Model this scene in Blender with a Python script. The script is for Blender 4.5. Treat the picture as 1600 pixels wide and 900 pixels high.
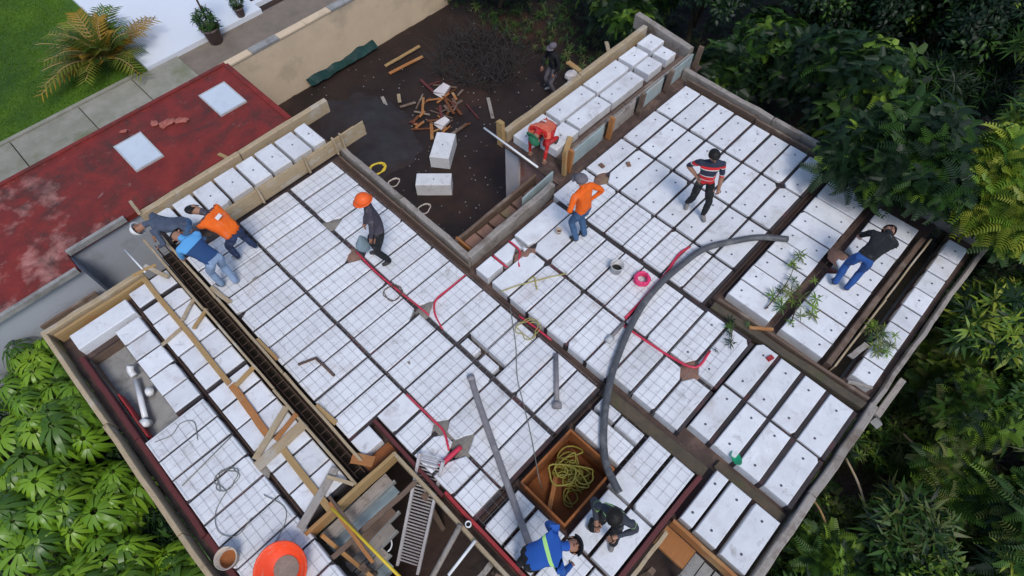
import bpy, bmesh, math, random
import numpy as np
from mathutils import Vector, Matrix, Quaternion

random.seed(7)
rng = np.random.default_rng(11)
SC = bpy.context.scene
COL = SC.collection
for o in list(bpy.data.objects):
    bpy.data.objects.remove(o)

# ------------------------------------------------------------------ camera, sky, sun, exposure
# x runs along the foam blocks (up-right in the picture), y along the dark beam (up-left); z = 0 is the block tops
cam_data = bpy.data.cameras.new('camera')
cam = bpy.data.objects.new('camera', cam_data)
COL.objects.link(cam)
cam.matrix_world = Matrix(((0.69702131, 0.6144263, -0.36965068, 0.0),
                           (-0.71703189, 0.59354307, -0.36547488, 0.0),
                           (-0.00515378, 0.51979511, 0.85427542, 8.8),
                           (0, 0, 0, 1)))
cam_data.sensor_width = 36.0
cam_data.lens = 20.643
cam_data.clip_end = 1000.0
cam_data.clip_start = 0.05
SC.camera = cam

SUN_EL, SUN_AZ = math.radians(55), math.radians(208)
world = bpy.data.worlds.new('World')
SC.world = world
world.use_nodes = True
wn, wl = world.node_tree.nodes, world.node_tree.links
sky = wn.new('ShaderNodeTexSky')
sky.sky_type = 'NISHITA'
sky.sun_disc = False
sky.sun_elevation = SUN_EL
sky.sun_rotation = SUN_AZ
sky.dust_density = 1.2
wl.new(sky.outputs[0], wn['Background'].inputs[0])
wn['Background'].inputs[1].default_value = 0.14
sd = bpy.data.lights.new('sun', 'SUN')
sd.energy = 1.5
sd.angle = math.radians(18)
sd.color = (1.0, 0.965, 0.92)
sun = bpy.data.objects.new('sun', sd)
COL.objects.link(sun)
sdir = Vector((math.sin(SUN_AZ) * math.cos(SUN_EL), math.cos(SUN_AZ) * math.cos(SUN_EL), math.sin(SUN_EL)))
sun.rotation_euler = sdir.to_track_quat('Z', 'Y').to_euler()
sun.location = (0, 0, 20)
SC.view_settings.view_transform = 'Standard'
SC.view_settings.look = 'None'
SC.view_settings.exposure = 0.24
SC.view_settings.gamma = 1.0
SC.view_settings.use_curve_mapping = False

GZ = -3.0      # ground level under the roof

# ------------------------------------------------------------------ materials
def hexc(c):
    return (c[0], c[1], c[2], 1.0)

def mat(name, c1, c2=None, scale=6.0, rough=0.8, bump=0.0, bscale=40.0, stretch=(1, 1, 1), c3=None, c3scale=1.3,
        c3amt=(0.55, 0.7), spec=0.3, rnd=0.0, metal=0.0, c3grad=None):
    m = bpy.data.materials.new(name)
    m.use_nodes = True
    N, L = m.node_tree.nodes, m.node_tree.links
    b = N['Principled BSDF']
    b.inputs['Roughness'].default_value = rough
    b.inputs['Specular IOR Level'].default_value = spec
    b.inputs['Metallic'].default_value = metal
    if c2 is None:
        c2 = tuple(v * 0.8 for v in c1)
    tc = N.new('ShaderNodeTexCoord')
    oi = N.new('ShaderNodeObjectInfo')
    mp = N.new('ShaderNodeMapping')
    mp.inputs['Scale'].default_value = stretch
    addv = N.new('ShaderNodeVectorMath'); addv.operation = 'ADD'
    mulr = N.new('ShaderNodeMath'); mulr.operation = 'MULTIPLY'; mulr.inputs[1].default_value = 37.0
    L.new(oi.outputs['Random'], mulr.inputs[0])
    L.new(tc.outputs['Object'], addv.inputs[0])
    L.new(mulr.outputs[0], addv.inputs[1])
    L.new(addv.outputs[0], mp.inputs[0])
    n1 = N.new('ShaderNodeTexNoise'); n1.inputs['Scale'].default_value = scale; n1.inputs['Detail'].default_value = 6
    n1.inputs['Roughness'].default_value = 0.65
    L.new(mp.outputs[0], n1.inputs[0])
    r1 = N.new('ShaderNodeMapRange'); r1.inputs[1].default_value = 0.32; r1.inputs[2].default_value = 0.68
    L.new(n1.outputs[0], r1.inputs[0])
    mx = N.new('ShaderNodeMix'); mx.data_type = 'RGBA'
    mx.inputs[6].default_value = hexc(c1); mx.inputs[7].default_value = hexc(c2)
    L.new(r1.outputs[0], mx.inputs[0])
    out = mx.outputs[2]
    if c3 is not None:
        n3 = N.new('ShaderNodeTexNoise'); n3.inputs['Scale'].default_value = c3scale; n3.inputs['Detail'].default_value = 5
        n3.inputs['Roughness'].default_value = 0.6
        L.new(addv.outputs[0], n3.inputs[0])
        r3 = N.new('ShaderNodeMapRange'); r3.inputs[1].default_value = c3amt[0]; r3.inputs[2].default_value = c3amt[1]
        if c3grad is not None:                 # wear that is heavier at one end of the thing
            dp = N.new('ShaderNodeVectorMath'); dp.operation = 'DOT_PRODUCT'; dp.inputs[1].default_value = c3grad[:3]
            L.new(tc.outputs['Object'], dp.inputs[0])
            ad = N.new('ShaderNodeMath'); ad.operation = 'ADD'; L.new(n3.outputs[0], ad.inputs[0]); L.new(dp.outputs['Value'], ad.inputs[1])
            L.new(ad.outputs[0], r3.inputs[0])
        else:
            L.new(n3.outputs[0], r3.inputs[0])
        m3 = N.new('ShaderNodeMix'); m3.data_type = 'RGBA'
        L.new(r3.outputs[0], m3.inputs[0]); L.new(out, m3.inputs[6]); m3.inputs[7].default_value = hexc(c3)
        out = m3.outputs[2]
    if rnd > 0:
        hs = N.new('ShaderNodeHueSaturation')
        rr = N.new('ShaderNodeMapRange'); rr.inputs[3].default_value = 1 - rnd; rr.inputs[4].default_value = 1 + rnd * 0.35
        L.new(oi.outputs['Random'], rr.inputs[0]); L.new(rr.outputs[0], hs.inputs['Value']); L.new(out, hs.inputs['Color'])
        out = hs.outputs[0]
    L.new(out, b.inputs['Base Color'])
    if bump > 0:
        n2 = N.new('ShaderNodeTexNoise'); n2.inputs['Scale'].default_value = bscale; n2.inputs['Detail'].default_value = 4
        L.new(mp.outputs[0], n2.inputs[0])
        bp = N.new('ShaderNodeBump'); bp.inputs['Strength'].default_value = bump; bp.inputs['Distance'].default_value = 0.02
        L.new(n2.outputs[0], bp.inputs['Height']); L.new(bp.outputs[0], b.inputs['Normal'])
    return m

def leafmat(name, rough=0.5, trans=0.3, spec=0.4):
    m = bpy.data.materials.new(name); m.use_nodes = True
    N, L = m.node_tree.nodes, m.node_tree.links
    b = N['Principled BSDF']; b.inputs['Roughness'].default_value = rough; b.inputs['Specular IOR Level'].default_value = spec
    at = N.new('ShaderNodeAttribute'); at.attribute_name = 'tint'
    L.new(at.outputs['Color'], b.inputs['Base Color'])
    t = N.new('ShaderNodeBsdfTranslucent'); L.new(at.outputs['Color'], t.inputs[0])
    mx = N.new('ShaderNodeMixShader'); mx.inputs[0].default_value = trans
    L.new(b.outputs[0], mx.inputs[1]); L.new(t.outputs[0], mx.inputs[2])
    L.new(mx.outputs[0], N['Material Output'].inputs[0])
    return m

G = (1, 12, 12)
def scuffed(m, col, scale, lo, hi, amt):
    N, L = m.node_tree.nodes, m.node_tree.links
    b = N['Principled BSDF']
    src = b.inputs['Base Color'].links[0].from_socket
    vec = [n for n in N if n.type == 'VECT_MATH' and n.operation == 'ADD'][0].outputs[0]
    n4 = N.new('ShaderNodeTexNoise'); n4.inputs['Scale'].default_value = scale; n4.inputs['Detail'].default_value = 8; n4.inputs['Roughness'].default_value = .72
    n4.inputs['Distortion'].default_value = .6
    L.new(vec, n4.inputs[0])
    r4 = N.new('ShaderNodeMapRange'); r4.inputs[1].default_value = lo; r4.inputs[2].default_value = hi; r4.inputs[4].default_value = amt
    L.new(n4.outputs[0], r4.inputs[0])
    mx = N.new('ShaderNodeMix'); mx.data_type = 'RGBA'; mx.inputs[7].default_value = hexc(col)
    L.new(r4.outputs[0], mx.inputs[0]); L.new(src, mx.inputs[6]); L.new(mx.outputs[2], b.inputs['Base Color'])
    return m
M = dict(
    foam=mat('foam', (0.79, 0.795, 0.81), (0.68, 0.68, 0.70), 3.4, 0.75, 0.25, 90, c3=(0.47, 0.44, 0.41), c3scale=2.1, c3amt=(0.55, 0.92), rnd=0.11, spec=0.2),
    foam_hole=mat('foam_hole', (0.10, 0.10, 0.12), rough=0.9),
    joist=mat('joist', (0.060, 0.050, 0.050), (0.035, 0.030, 0.032), 6, 0.9, 0.3, 30, c3=(0.12, 0.05, 0.05), c3scale=2.0, rnd=0.2),
    ply=mat('ply_deck', (0.11, 0.070, 0.056), (0.06, 0.042, 0.037), 5, 0.75, 0.2, 30, c3=(0.17, 0.11, 0.085), c3scale=2.2),
    wood=mat('pale_wood', (0.50, 0.39, 0.25), (0.37, 0.27, 0.16), 7, 0.8, 0.3, 30, G, c3=(0.52, 0.47, 0.40), c3scale=1.6, rnd=0.16),
    grey_wood=mat('grey_wood', (0.40, 0.36, 0.32), (0.27, 0.23, 0.20), 7, 0.85, 0.35, 30, G, c3=(0.18, 0.14, 0.11), c3scale=1.8, rnd=0.15),
    brown_wood=mat('brown_wood', (0.21, 0.14, 0.10), (0.12, 0.08, 0.06), 7, 0.8, 0.35, 30, G, c3=(0.30, 0.24, 0.19), c3scale=2, rnd=0.15),
    orange_wood=mat('orange_wood', (0.45, 0.19, 0.06), (0.34, 0.14, 0.05), 7, 0.7, 0.3, 30, G, c3=(0.45, 0.30, 0.14), c3scale=1.2, rnd=0.12),
    ochre_wood=mat('ochre_wood', (0.46, 0.31, 0.14), (0.36, 0.22, 0.09), 7, 0.75, 0.3, 30, G, c3=(0.42, 0.17, 0.05), c3scale=0.9, rnd=0.1),
    rust_scrap=mat('rust_scrap', (0.20, 0.07, 0.025), (0.12, 0.045, 0.02), 7, 0.8, 0.3, 30, G),
    rag=mat('rag', (0.46, 0.17, 0.13), (0.30, 0.08, 0.06), 9, 0.9, 0.9, 14),
    red_paint=mat('red_paint', (0.42, 0.035, 0.04), (0.24, 0.03, 0.03), 5, 0.6, 0.2, 30, c3=(0.15, 0.06, 0.05), c3scale=2.5),
    dark_red=mat('dark_red_wood', (0.15, 0.035, 0.035), (0.09, 0.03, 0.03), 6, 0.7, 0.3, 30, G),
    teal_board=mat('teal_board', (0.36, 0.44, 0.43), (0.26, 0.30, 0.30), 4, 0.7, 0.2, 30, c3=(0.40, 0.40, 0.36)),
    mossy=mat('mossy_wood', (0.12, 0.09, 0.06), (0.07, 0.06, 0.045), 5, 0.9, 0.5, 40, c3=(0.085, 0.085, 0.035), c3scale=3, c3amt=(0.58, 0.72)),
    steel=mat('steel_wire', (0.30, 0.28, 0.28), (0.22, 0.19, 0.18), 5, 0.55, spec=0.5),
    rebar=mat('rebar', (0.13, 0.08, 0.06), (0.08, 0.05, 0.04), 8, 0.7),
    soil=mat('soil', (0.036, 0.022, 0.017), (0.018, 0.012, 0.011), 0.9, 0.6, 0.8, 6, c3=(0.058, 0.028, 0.018), c3scale=0.35, c3amt=(0.5, 0.68)),
    lawn=mat('lawn', (0.085, 0.17, 0.008), (0.045, 0.105, 0.010), 1.4, 0.9, 0.8, 60, c3=(0.025, 0.07, 0.015), c3scale=0.25, c3amt=(0.5, 0.7)),
    concrete=mat('path_concrete', (0.34, 0.32, 0.27), (0.24, 0.235, 0.18), 2.2, 0.85, 0.3, 30, c3=(0.19, 0.20, 0.12), c3scale=0.8, rnd=0.08),
    brownpatio=mat('brown_patio', (0.25, 0.20, 0.16), (0.18, 0.15, 0.12), 2.0, 0.85, 0.3, 30, c3=(0.17, 0.16, 0.10), c3scale=0.8),
    white_floor=mat('white_floor', (0.74, 0.77, 0.82), (0.70, 0.73, 0.79), 1.0, 0.5, 0.05, 30),
    cream=mat('cream_plaster', (0.70, 0.54, 0.37), (0.60, 0.46, 0.31), 1.3, 0.85, 0.25, 25, c3=(0.38, 0.31, 0.22), c3scale=0.9, c3amt=(0.56, 0.8)),
    redroof=mat('red_roof', (0.25, 0.030, 0.022), (0.15, 0.022, 0.018), 2.4, 0.6, 0.3, 20, c3=(0.46, 0.20, 0.17), c3scale=1.5, c3amt=(0.60, 0.74), c3grad=(-.045, -.02, 0)),
    redplain=mat('red_roof_clean', (0.26, 0.030, 0.022), (0.15, 0.020, 0.017), 1.8, 0.6, 0.3, 20, c3=(0.085, 0.028, 0.022), c3scale=0.9, c3amt=(0.52, 0.75)),
    greywall=mat('grey_wall', (0.45, 0.47, 0.51), (0.39, 0.41, 0.45), 0.8, 0.75, 0.1, 30, c3=(0.16, 0.15, 0.14), c3scale=0.7, c3amt=(0.6, 0.85)),
    concretegrey=mat('raw_concrete', (0.36, 0.35, 0.33), (0.25, 0.245, 0.235), 3.0, 0.9, 0.4, 30, c3=(0.17, 0.16, 0.15), c3scale=2.2),
    pink=mat('pink_plaster', (0.55, 0.40, 0.36), (0.38, 0.20, 0.16), 1.6, 0.85, 0.3, 20, c3=(0.33, 0.13, 0.09), c3scale=1.2),
    whitewall=mat('white_plaster', (0.68, 0.64, 0.64), (0.55, 0.50, 0.50), 1.6, 0.85, 0.3, 20),
    skylight=mat('skylight_glass', (0.62, 0.68, 0.74), (0.55, 0.61, 0.68), 0.9, 0.25, 0.0, spec=0.5),
    skyframe=mat('skylight_frame', (0.50, 0.50, 0.50), rough=0.5),
    pvc_white=mat('white_pvc', (0.80, 0.80, 0.80), (0.72, 0.72, 0.72), 5, 0.35, spec=0.5),
    grey_pipe=mat('grey_pipe', (0.24, 0.22, 0.23), (0.17, 0.155, 0.16), 9, 0.55, 0.2, 30, spec=0.4),
    rubber=mat('hose_rubber', (0.085, 0.088, 0.095), (0.055, 0.058, 0.065), 7, 0.5, 0.15, 40, c3=(0.17, 0.165, 0.16), c3scale=3, spec=0.45),
    red_hose=mat('red_conduit', (0.62, 0.03, 0.07), (0.50, 0.025, 0.06), 8, 0.4, spec=0.5),
    pink_hose=mat('pink_hose', (0.80, 0.04, 0.17), (0.68, 0.035, 0.13), 8, 0.4, spec=0.5),
    yellow=mat('yellow_plastic', (0.70, 0.50, 0.03), (0.60, 0.42, 0.03), 8, 0.5, spec=0.4),
    hose_green=mat('yellow_green_hose', (0.36, 0.31, 0.05), (0.25, 0.22, 0.04), 8, 0.5, spec=0.4),
    rope=mat('rope', (0.42, 0.36, 0.12), (0.30, 0.26, 0.09), 20, 0.9),
    cable=mat('cable', (0.20, 0.20, 0.17), (0.14, 0.14, 0.12), 20, 0.6),
    orange_tub=mat('orange_tub', (0.86, 0.075, 0.012), (0.76, 0.06, 0.012), 5, 0.4, spec=0.5),
    cement=mat('cement', (0.27, 0.24, 0.20), (0.19, 0.17, 0.145), 9, 0.9, 0.6, 40),
    bucket=mat('bucket', (0.55, 0.55, 0.55), (0.44, 0.44, 0.44), 6, 0.5),
    beige=mat('beige_bucket', (0.55, 0.46, 0.38), (0.44, 0.36, 0.29), 6, 0.6),
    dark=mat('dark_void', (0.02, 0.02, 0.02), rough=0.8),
    green_plastic=mat('green_plastic', (0.01, 0.42, 0.19), (0.01, 0.34, 0.15), 4, 0.4, spec=0.5),
    clay=mat('clay_brick', (0.30, 0.17, 0.12), (0.20, 0.11, 0.08), 5, 0.9, 0.5, 40, c3=(0.24, 0.22, 0.10), rnd=0.3),
    terracotta=mat('rust_ply', (0.36, 0.12, 0.03), (0.22, 0.075, 0.025), 4, 0.75, 0.3, 25, c3=(0.10, 0.05, 0.03), c3scale=2.4),
    tarp=mat('teal_tarp', (0.010, 0.050, 0.044), (0.007, 0.028, 0.027), 3, 0.5, 0.6, 12),
    sand=mat('dark_sand', (0.042, 0.039, 0.044), (0.028, 0.024, 0.026), 2.2, 0.8, 0.9, 16, c3=(0.034, 0.021, 0.017), c3scale=0.7, c3amt=(0.42, 0.62)),
    aluminium=mat('aluminium', (0.56, 0.53, 0.53), (0.42, 0.38, 0.37), 6, 0.45, 0.2, 40, spec=0.5, metal=0.25),
    bluebag=mat('blue_bag', (0.22, 0.29, 0.33), (0.16, 0.22, 0.26), 5, 0.5, 0.5, 20),
    rock=mat('mauve_rock', (0.22, 0.155, 0.15), (0.14, 0.10, 0.10), 3, 0.9, 0.8, 12),
    bark=mat('bark', (0.10, 0.075, 0.05), (0.055, 0.042, 0.03), 8, 0.9, 0.6, 30, (1, 1, 0.3)),
    twig=mat('twig', (0.055, 0.050, 0.047), (0.03, 0.027, 0.025), 8, 0.9),
    leaf=leafmat('leaf', 0.5, 0.3), leaf_gloss=leafmat('glossy_leaf', 0.38, 0.2, 0.5),
    skin=mat('skin', (0.36, 0.19, 0.12), (0.30, 0.15, 0.10), 12, 0.55),
    hair=mat('hair', (0.012, 0.010, 0.009), rough=0.6),
    eye=mat('eye', (0.03, 0.025, 0.02), rough=0.2), lip=mat('lip', (0.24, 0.09, 0.075), rough=0.5),
    jeans=mat('jeans', (0.07, 0.14, 0.26), (0.04, 0.085, 0.17), 9, 0.9, 0.7, 16),
    light_jeans=mat('light_jeans', (0.27, 0.36, 0.50), (0.19, 0.27, 0.40), 9, 0.9, 0.7, 16),
    royal_jeans=mat('royal_jeans', (0.03, 0.10, 0.32), (0.02, 0.065, 0.22), 9, 0.9, 0.7, 16),
    dark_jeans=mat('dark_jeans', (0.03, 0.05, 0.12), (0.02, 0.03, 0.07), 9, 0.9, 0.7, 16),
    black_cloth=mat('black_cloth', (0.018, 0.02, 0.022), (0.010, 0.011, 0.013), 9, 0.9, 0.7, 16),
    charcoal=mat('charcoal_cloth', (0.075, 0.065, 0.085), (0.05, 0.043, 0.058), 9, 0.9, 0.9, 15),
    slate=mat('slate_cloth', (0.085, 0.11, 0.16), (0.055, 0.07, 0.11), 9, 0.9, 0.9, 15),
    navy=mat('navy_cloth', (0.012, 0.05, 0.15), (0.009, 0.032, 0.10), 7, 0.9, 0.9, 15),
    skyblue=mat('sky_blue_cloth', (0.09, 0.30, 0.60), (0.07, 0.23, 0.48), 7, 0.85, 0.9, 15),
    royal=mat('royal_blue_cloth', (0.012, 0.085, 0.36), (0.009, 0.06, 0.27), 6, 0.85, 0.9, 14),
    orange_cloth=mat('orange_cloth', (0.84, 0.15, 0.012), (0.72, 0.11, 0.010), 7, 0.8, 0.9, 15),
    coral_cloth=mat('coral_cloth', (0.72, 0.21, 0.13), (0.62, 0.10, 0.05), 5, 0.8, 0.9, 15),
    red_cloth=mat('red_cloth', (0.55, 0.018, 0.02), (0.42, 0.014, 0.016), 7, 0.8, 0.9, 15),
    white_plastic=mat('white_plastic', (0.80, 0.80, 0.80), rough=0.35, spec=0.5),
    orange_plastic=mat('orange_plastic', (0.86, 0.13, 0.02), (0.76, 0.11, 0.02), 5, 0.45),
    grey_cap=mat('grey_cap', (0.17, 0.15, 0.17), (0.12, 0.105, 0.12), 9, 0.9),
    green_cap=mat('green_cap', (0.03, 0.16, 0.08), (0.02, 0.11, 0.06), 9, 0.9),
    shoe=mat('shoe', (0.06, 0.055, 0.05), (0.035, 0.03, 0.03), 9, 0.7), grey_shoe=mat('grey_shoe', (0.26, 0.24, 0.23), (0.17, 0.155, 0.15), 9, 0.8),
    pale_shoe=mat('pale_shoe', (0.40, 0.38, 0.37), (0.30, 0.28, 0.27), 9, 0.8),
    hivis=mat('hivis_stripe', (0.42, 0.72, 0.20), (0.36, 0.66, 0.20), 9, 0.5),
)

scuffed(M['foam'], (0.26, 0.23, 0.21), 5.0, .56, .72, .62)
scuffed(M['foam'], (0.20, 0.17, 0.16), 17.0, .62, .72, .55)
scuffed(M['foam'], (0.36, 0.22, 0.16), 1.2, .58, .80, .5)
for k_ in ('jeans', 'light_jeans', 'royal_jeans', 'dark_jeans', 'charcoal', 'slate', 'navy', 'royal', 'orange_cloth', 'black_cloth', 'red_cloth', 'coral_cloth'):
    scuffed(M[k_], (0.34, 0.31, 0.29), 6.0, .56, .74, .35)
scuffed(M['orange_tub'], (0.50, 0.36, 0.30), 7.0, .56, .72, .5)
scuffed(M['grey_pipe'], (0.42, 0.40, 0.38), 8.0, .54, .68, .6)
scuffed(M['bucket'], (0.25, 0.23, 0.21), 8.0, .52, .66, .6)
scuffed(M['concretegrey'], (0.12, 0.10, 0.09), 4.0, .52, .68, .6)
scuffed(M['greywall'], (0.20, 0.19, 0.19), 1.6, .55, .75, .5)
scuffed(M['skylight'], (0.38, 0.40, 0.42), 3.0, .52, .75, .5)
scuffed(M['redroof'], (0.055, 0.028, 0.022), 1.5, .46, .66, .85)
scuffed(M['redroof'], (0.42, 0.30, 0.27), 5.0, .62, .74, .55)
scuffed(M['wood'], (0.20, 0.15, 0.10), 6, .55, .7, .6)
scuffed(M['grey_wood'], (0.12, 0.085, 0.06), 5, .52, .68, .7)
scuffed(M['rubber'], (0.30, 0.29, 0.28), 9, .58, .75, .5)
# cloth with bands that run round the body (woven, so they belong to the garment)
def banded(name, stops):
    m = bpy.data.materials.new(name); m.use_nodes = True
    N, L = m.node_tree.nodes, m.node_tree.links
    b = N['Principled BSDF']; b.inputs['Roughness'].default_value = 0.85
    at = N.new('ShaderNodeAttribute'); at.attribute_name = 'torso'
    cr = N.new('ShaderNodeValToRGB'); cr.color_ramp.interpolation = 'CONSTANT'
    e = cr.color_ramp.elements
    e[0].position, e[0].color = 0.0, hexc(stops[0][1])
    e[1].position, e[1].color = stops[1][0], hexc(stops[1][1])
    for p, c in stops[2:]:
        k = e.new(p); k.color = hexc(c)
    L.new(at.outputs['Fac'], cr.inputs[0]); L.new(cr.outputs[0], b.inputs['Base Color'])
    return m
RED, NAV, WHI, HIV, ROY, CHA = (0.60, 0.015, 0.02), (0.02, 0.025, 0.05), (0.6, 0.57, 0.55), (0.42, 0.74, 0.22), (0.012, 0.085, 0.36), (0.035, 0.04, 0.055)
M['striped'] = banded('striped_cloth', [(0, RED), (0.18, WHI), (0.22, RED), (0.40, WHI), (0.44, NAV), (0.70, WHI), (0.74, RED), (0.84, NAV)])
M['royal_striped'] = banded('royal_striped_cloth', [(0, ROY), (0.60, HIV), (0.72, ROY)])
M['dark_striped'] = banded('dark_striped_cloth', [(0, CHA), (0.70, HIV), (0.80, CHA)])

# ------------------------------------------------------------------ object helpers
def link(o, parent=None):
    COL.objects.link(o)
    if parent is not None:
        o.parent = parent
        bpy_parent_inv = parent_world(parent).inverted()
        o.matrix_parent_inverse = bpy_parent_inv
    return o

def parent_world(p):
    m = Matrix.LocRotScale(p.location, p.rotation_euler, p.scale)
    return m if p.parent is None else parent_world(p.parent) @ p.matrix_parent_inverse @ m

def tag(o, label=None, cat=None, group=None, kind=None):
    if label: o['label'] = label
    if cat: o['category'] = cat
    if group: o['group'] = group
    if kind: o['kind'] = kind
    return o

def empty(name, loc, label, cat, group=None):
    o = bpy.data.objects.new(name, None)
    o.location = loc
    o.empty_display_size = 0.2
    COL.objects.link(o)
    return tag(o, label, cat, group)

def meshobj(name, verts, faces, m, parent=None, smooth=False, loc=(0, 0, 0), rot=(0, 0, 0)):
    me = bpy.data.meshes.new(name)
    me.from_pydata([tuple(v) for v in verts], [], faces)
    for mm in (m if isinstance(m, (list, tuple)) else [m]):
        me.materials.append(M[mm] if isinstance(mm, str) else mm)
    if smooth:
        for p in me.polygons: p.use_smooth = True
    o = bpy.data.objects.new(name, me)
    o.location = loc
    o.rotation_euler = rot
    return link(o, parent)

def merge(*parts):
    V, F = [], []
    for v, f in parts:
        k = len(V)
        V += [tuple(p) for p in v]
        F += [tuple(i + k for i in q) for q in f]
    return V, F

def box(x0, x1, y0, y1, z0, z1):
    v = [(x0, y0, z0), (x1, y0, z0), (x1, y1, z0), (x0, y1, z0), (x0, y0, z1), (x1, y0, z1), (x1, y1, z1), (x0, y1, z1)]
    return v, [(3, 2, 1, 0), (4, 5, 6, 7), (0, 1, 5, 4), (1, 2, 6, 5), (2, 3, 7, 6), (3, 0, 4, 7)]

def boxobj(name, x0, x1, y0, y1, z0, z1, m, parent=None):
    cx, cy = (x0 + x1) / 2, (y0 + y1) / 2
    v, f = box(x0 - cx, x1 - cx, y0 - cy, y1 - cy, 0, z1 - z0)
    return meshobj(name, v, f, m, parent, loc=(cx, cy, z0))

def frame_of(d):
    d = d.normalized()
    up = Vector((0, 0, 1)) if abs(d.z) < 0.95 else Vector((1, 0, 0))
    s = d.cross(up).normalized()
    return s, s.cross(d).normalized()

def smooth_path(pts, n=6):
    P = [Vector(p) for p in pts]
    if len(P) < 3: return P
    P = [P[0] * 2 - P[1]] + P + [P[-1] * 2 - P[-2]]
    out = []
    for i in range(1, len(P) - 2):
        for k in range(n):
            t = k / n
            a, b, c, d = P[i - 1], P[i], P[i + 1], P[i + 2]
            out.append(0.5 * ((2 * b) + (c - a) * t + (2 * a - 5 * b + 4 * c - d) * t * t + (3 * b - a - 3 * c + d) * t ** 3))
    out.append(P[-2])
    return out

def tube(pts, r, sides=8, cap=True):
    P = [Vector(p) for p in pts]
    V, F = [], []
    for i, p in enumerate(P):
        d = (P[min(i + 1, len(P) - 1)] - P[max(i - 1, 0)])
        s, u = frame_of(d)
        rr = r[i] if isinstance(r, (list, tuple)) else r
        for k in range(sides):
            a = 2 * math.pi * k / sides
            V.append(p + s * math.cos(a) * rr + u * math.sin(a) * rr)
    for i in range(len(P) - 1):
        for k in range(sides):
            k2 = (k + 1) % sides
            F.append((i * sides + k, i * sides + k2, (i + 1) * sides + k2, (i + 1) * sides + k))
    if cap:
        F.append(tuple(range(sides))[::-1])
        F.append(tuple((len(P) - 1) * sides + k for k in range(sides)))
    return V, F

def tubeobj(name, pts, r, m, parent=None, sides=8, smooth=6, label=None, cat=None, group=None):
    pp = smooth_path(pts, smooth) if smooth else [Vector(p) for p in pts]
    v, f = tube(pp, r, sides)
    c = pp[0].copy()
    o = meshobj(name, [Vector(q) - c for q in v], f, m, parent, smooth=True, loc=c)
    return tag(o, label, cat, group)

def plank(name, p0, p1, w, h, m, parent=None, label=None, cat=None, group=None, rough=0.004, segs=5, roll=0.0):
    """a board from p0 to p1 (centre line of its underside), w wide, h thick; its grain follows its length"""
    p0, p1 = Vector(p0), Vector(p1)
    d = p1 - p0
    L = d.length
    V, F = [], []
    b = min(w, h) * 0.12
    for i in range(segs + 1):
        x = -L / 2 + L * i / segs
        jy, jz = random.uniform(-rough, rough), random.uniform(-rough, rough)
        prof = [(-w / 2, 0), (w / 2, 0), (w / 2, h - b), (w / 2 - b, h), (-w / 2 + b, h), (-w / 2, h - b)]
        for (y, z) in prof:
            V.append((x + (random.uniform(-.01, .01) if i in (0, segs) else 0), y + jy, z + jz))
    for i in range(segs):
        for k in range(6):
            k2 = (k + 1) % 6
            F.append((i * 6 + k, (i + 1) * 6 + k, (i + 1) * 6 + k2, i * 6 + k2))
    F.append(tuple(range(6)))
    F.append(tuple(segs * 6 + k for k in range(6))[::-1])
    o = meshobj(name, V, F, m, None)
    o.location = (p0 + p1) / 2
    q = Vector((1, 0, 0)).rotation_difference(d.normalized())
    s, u = frame_of(d)
    mt = Matrix((d.normalized(), -s, u)).transposed().to_4x4()
    o.rotation_euler = (mt @ Matrix.Rotation(roll, 4, 'X')).to_euler()
    if parent is not None:
        o.parent = parent
        o.matrix_parent_inverse = parent_world(parent).inverted()
    return tag(o, label, cat, group)

def lathe(prof, n=20):
    V, F = [], []
    for (r, z) in prof:
        for k in range(n):
            a = 2 * math.pi * k / n
            V.append((r * math.cos(a), r * math.sin(a), z))
    for i in range(len(prof) - 1):
        for k in range(n):
            k2 = (k + 1) % n
            F.append((i * n + k, i * n + k2, (i + 1) * n + k2, (i + 1) * n + k))
    return V, F

def disc(r, z, n=20, cx=0, cy=0):
    return [(cx + r * math.cos(2 * math.pi * k / n), cy + r * math.sin(2 * math.pi * k / n), z) for k in range(n)], [tuple(range(n))]

def ellipsoid(c, r, rot=None, seg=10, rings=7):
    V, F = [], []
    for i in range(rings + 1):
        th = math.pi * i / rings
        for k in range(seg):
            a = 2 * math.pi * k / seg
            p = Vector((math.sin(th) * math.cos(a) * r[0], math.sin(th) * math.sin(a) * r[1], math.cos(th) * r[2]))
            if rot is not None: p = rot @ p
            V.append(p + Vector(c))
    for i in range(rings):
        for k in range(seg):
            k2 = (k + 1) % seg
            F.append((i * seg + k, (i + 1) * seg + k, (i + 1) * seg + k2, i * seg + k2))
    return V, F

# ------------------------------------------------------------------ the setting
def sheet(name, x0, x1, y0, y1, z, m, n=1, amp=0.0):
    V, F = [], []
    nx = n; ny = n
    for j in range(ny + 1):
        for i in range(nx + 1):
            V.append((x0 + (x1 - x0) * i / nx, y0 + (y1 - y0) * j / ny, z + (random.uniform(-amp, amp) if amp else 0)))
    for j in range(ny):
        for i in range(nx):
            a = j * (nx + 1) + i
            F.append((a, a + 1, a + nx + 2, a + nx + 1))
    return meshobj(name, V, F, m, smooth=True)

tag(sheet('ground', -150, 150, -150, 150, GZ, 'soil'), kind='structure')
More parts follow.
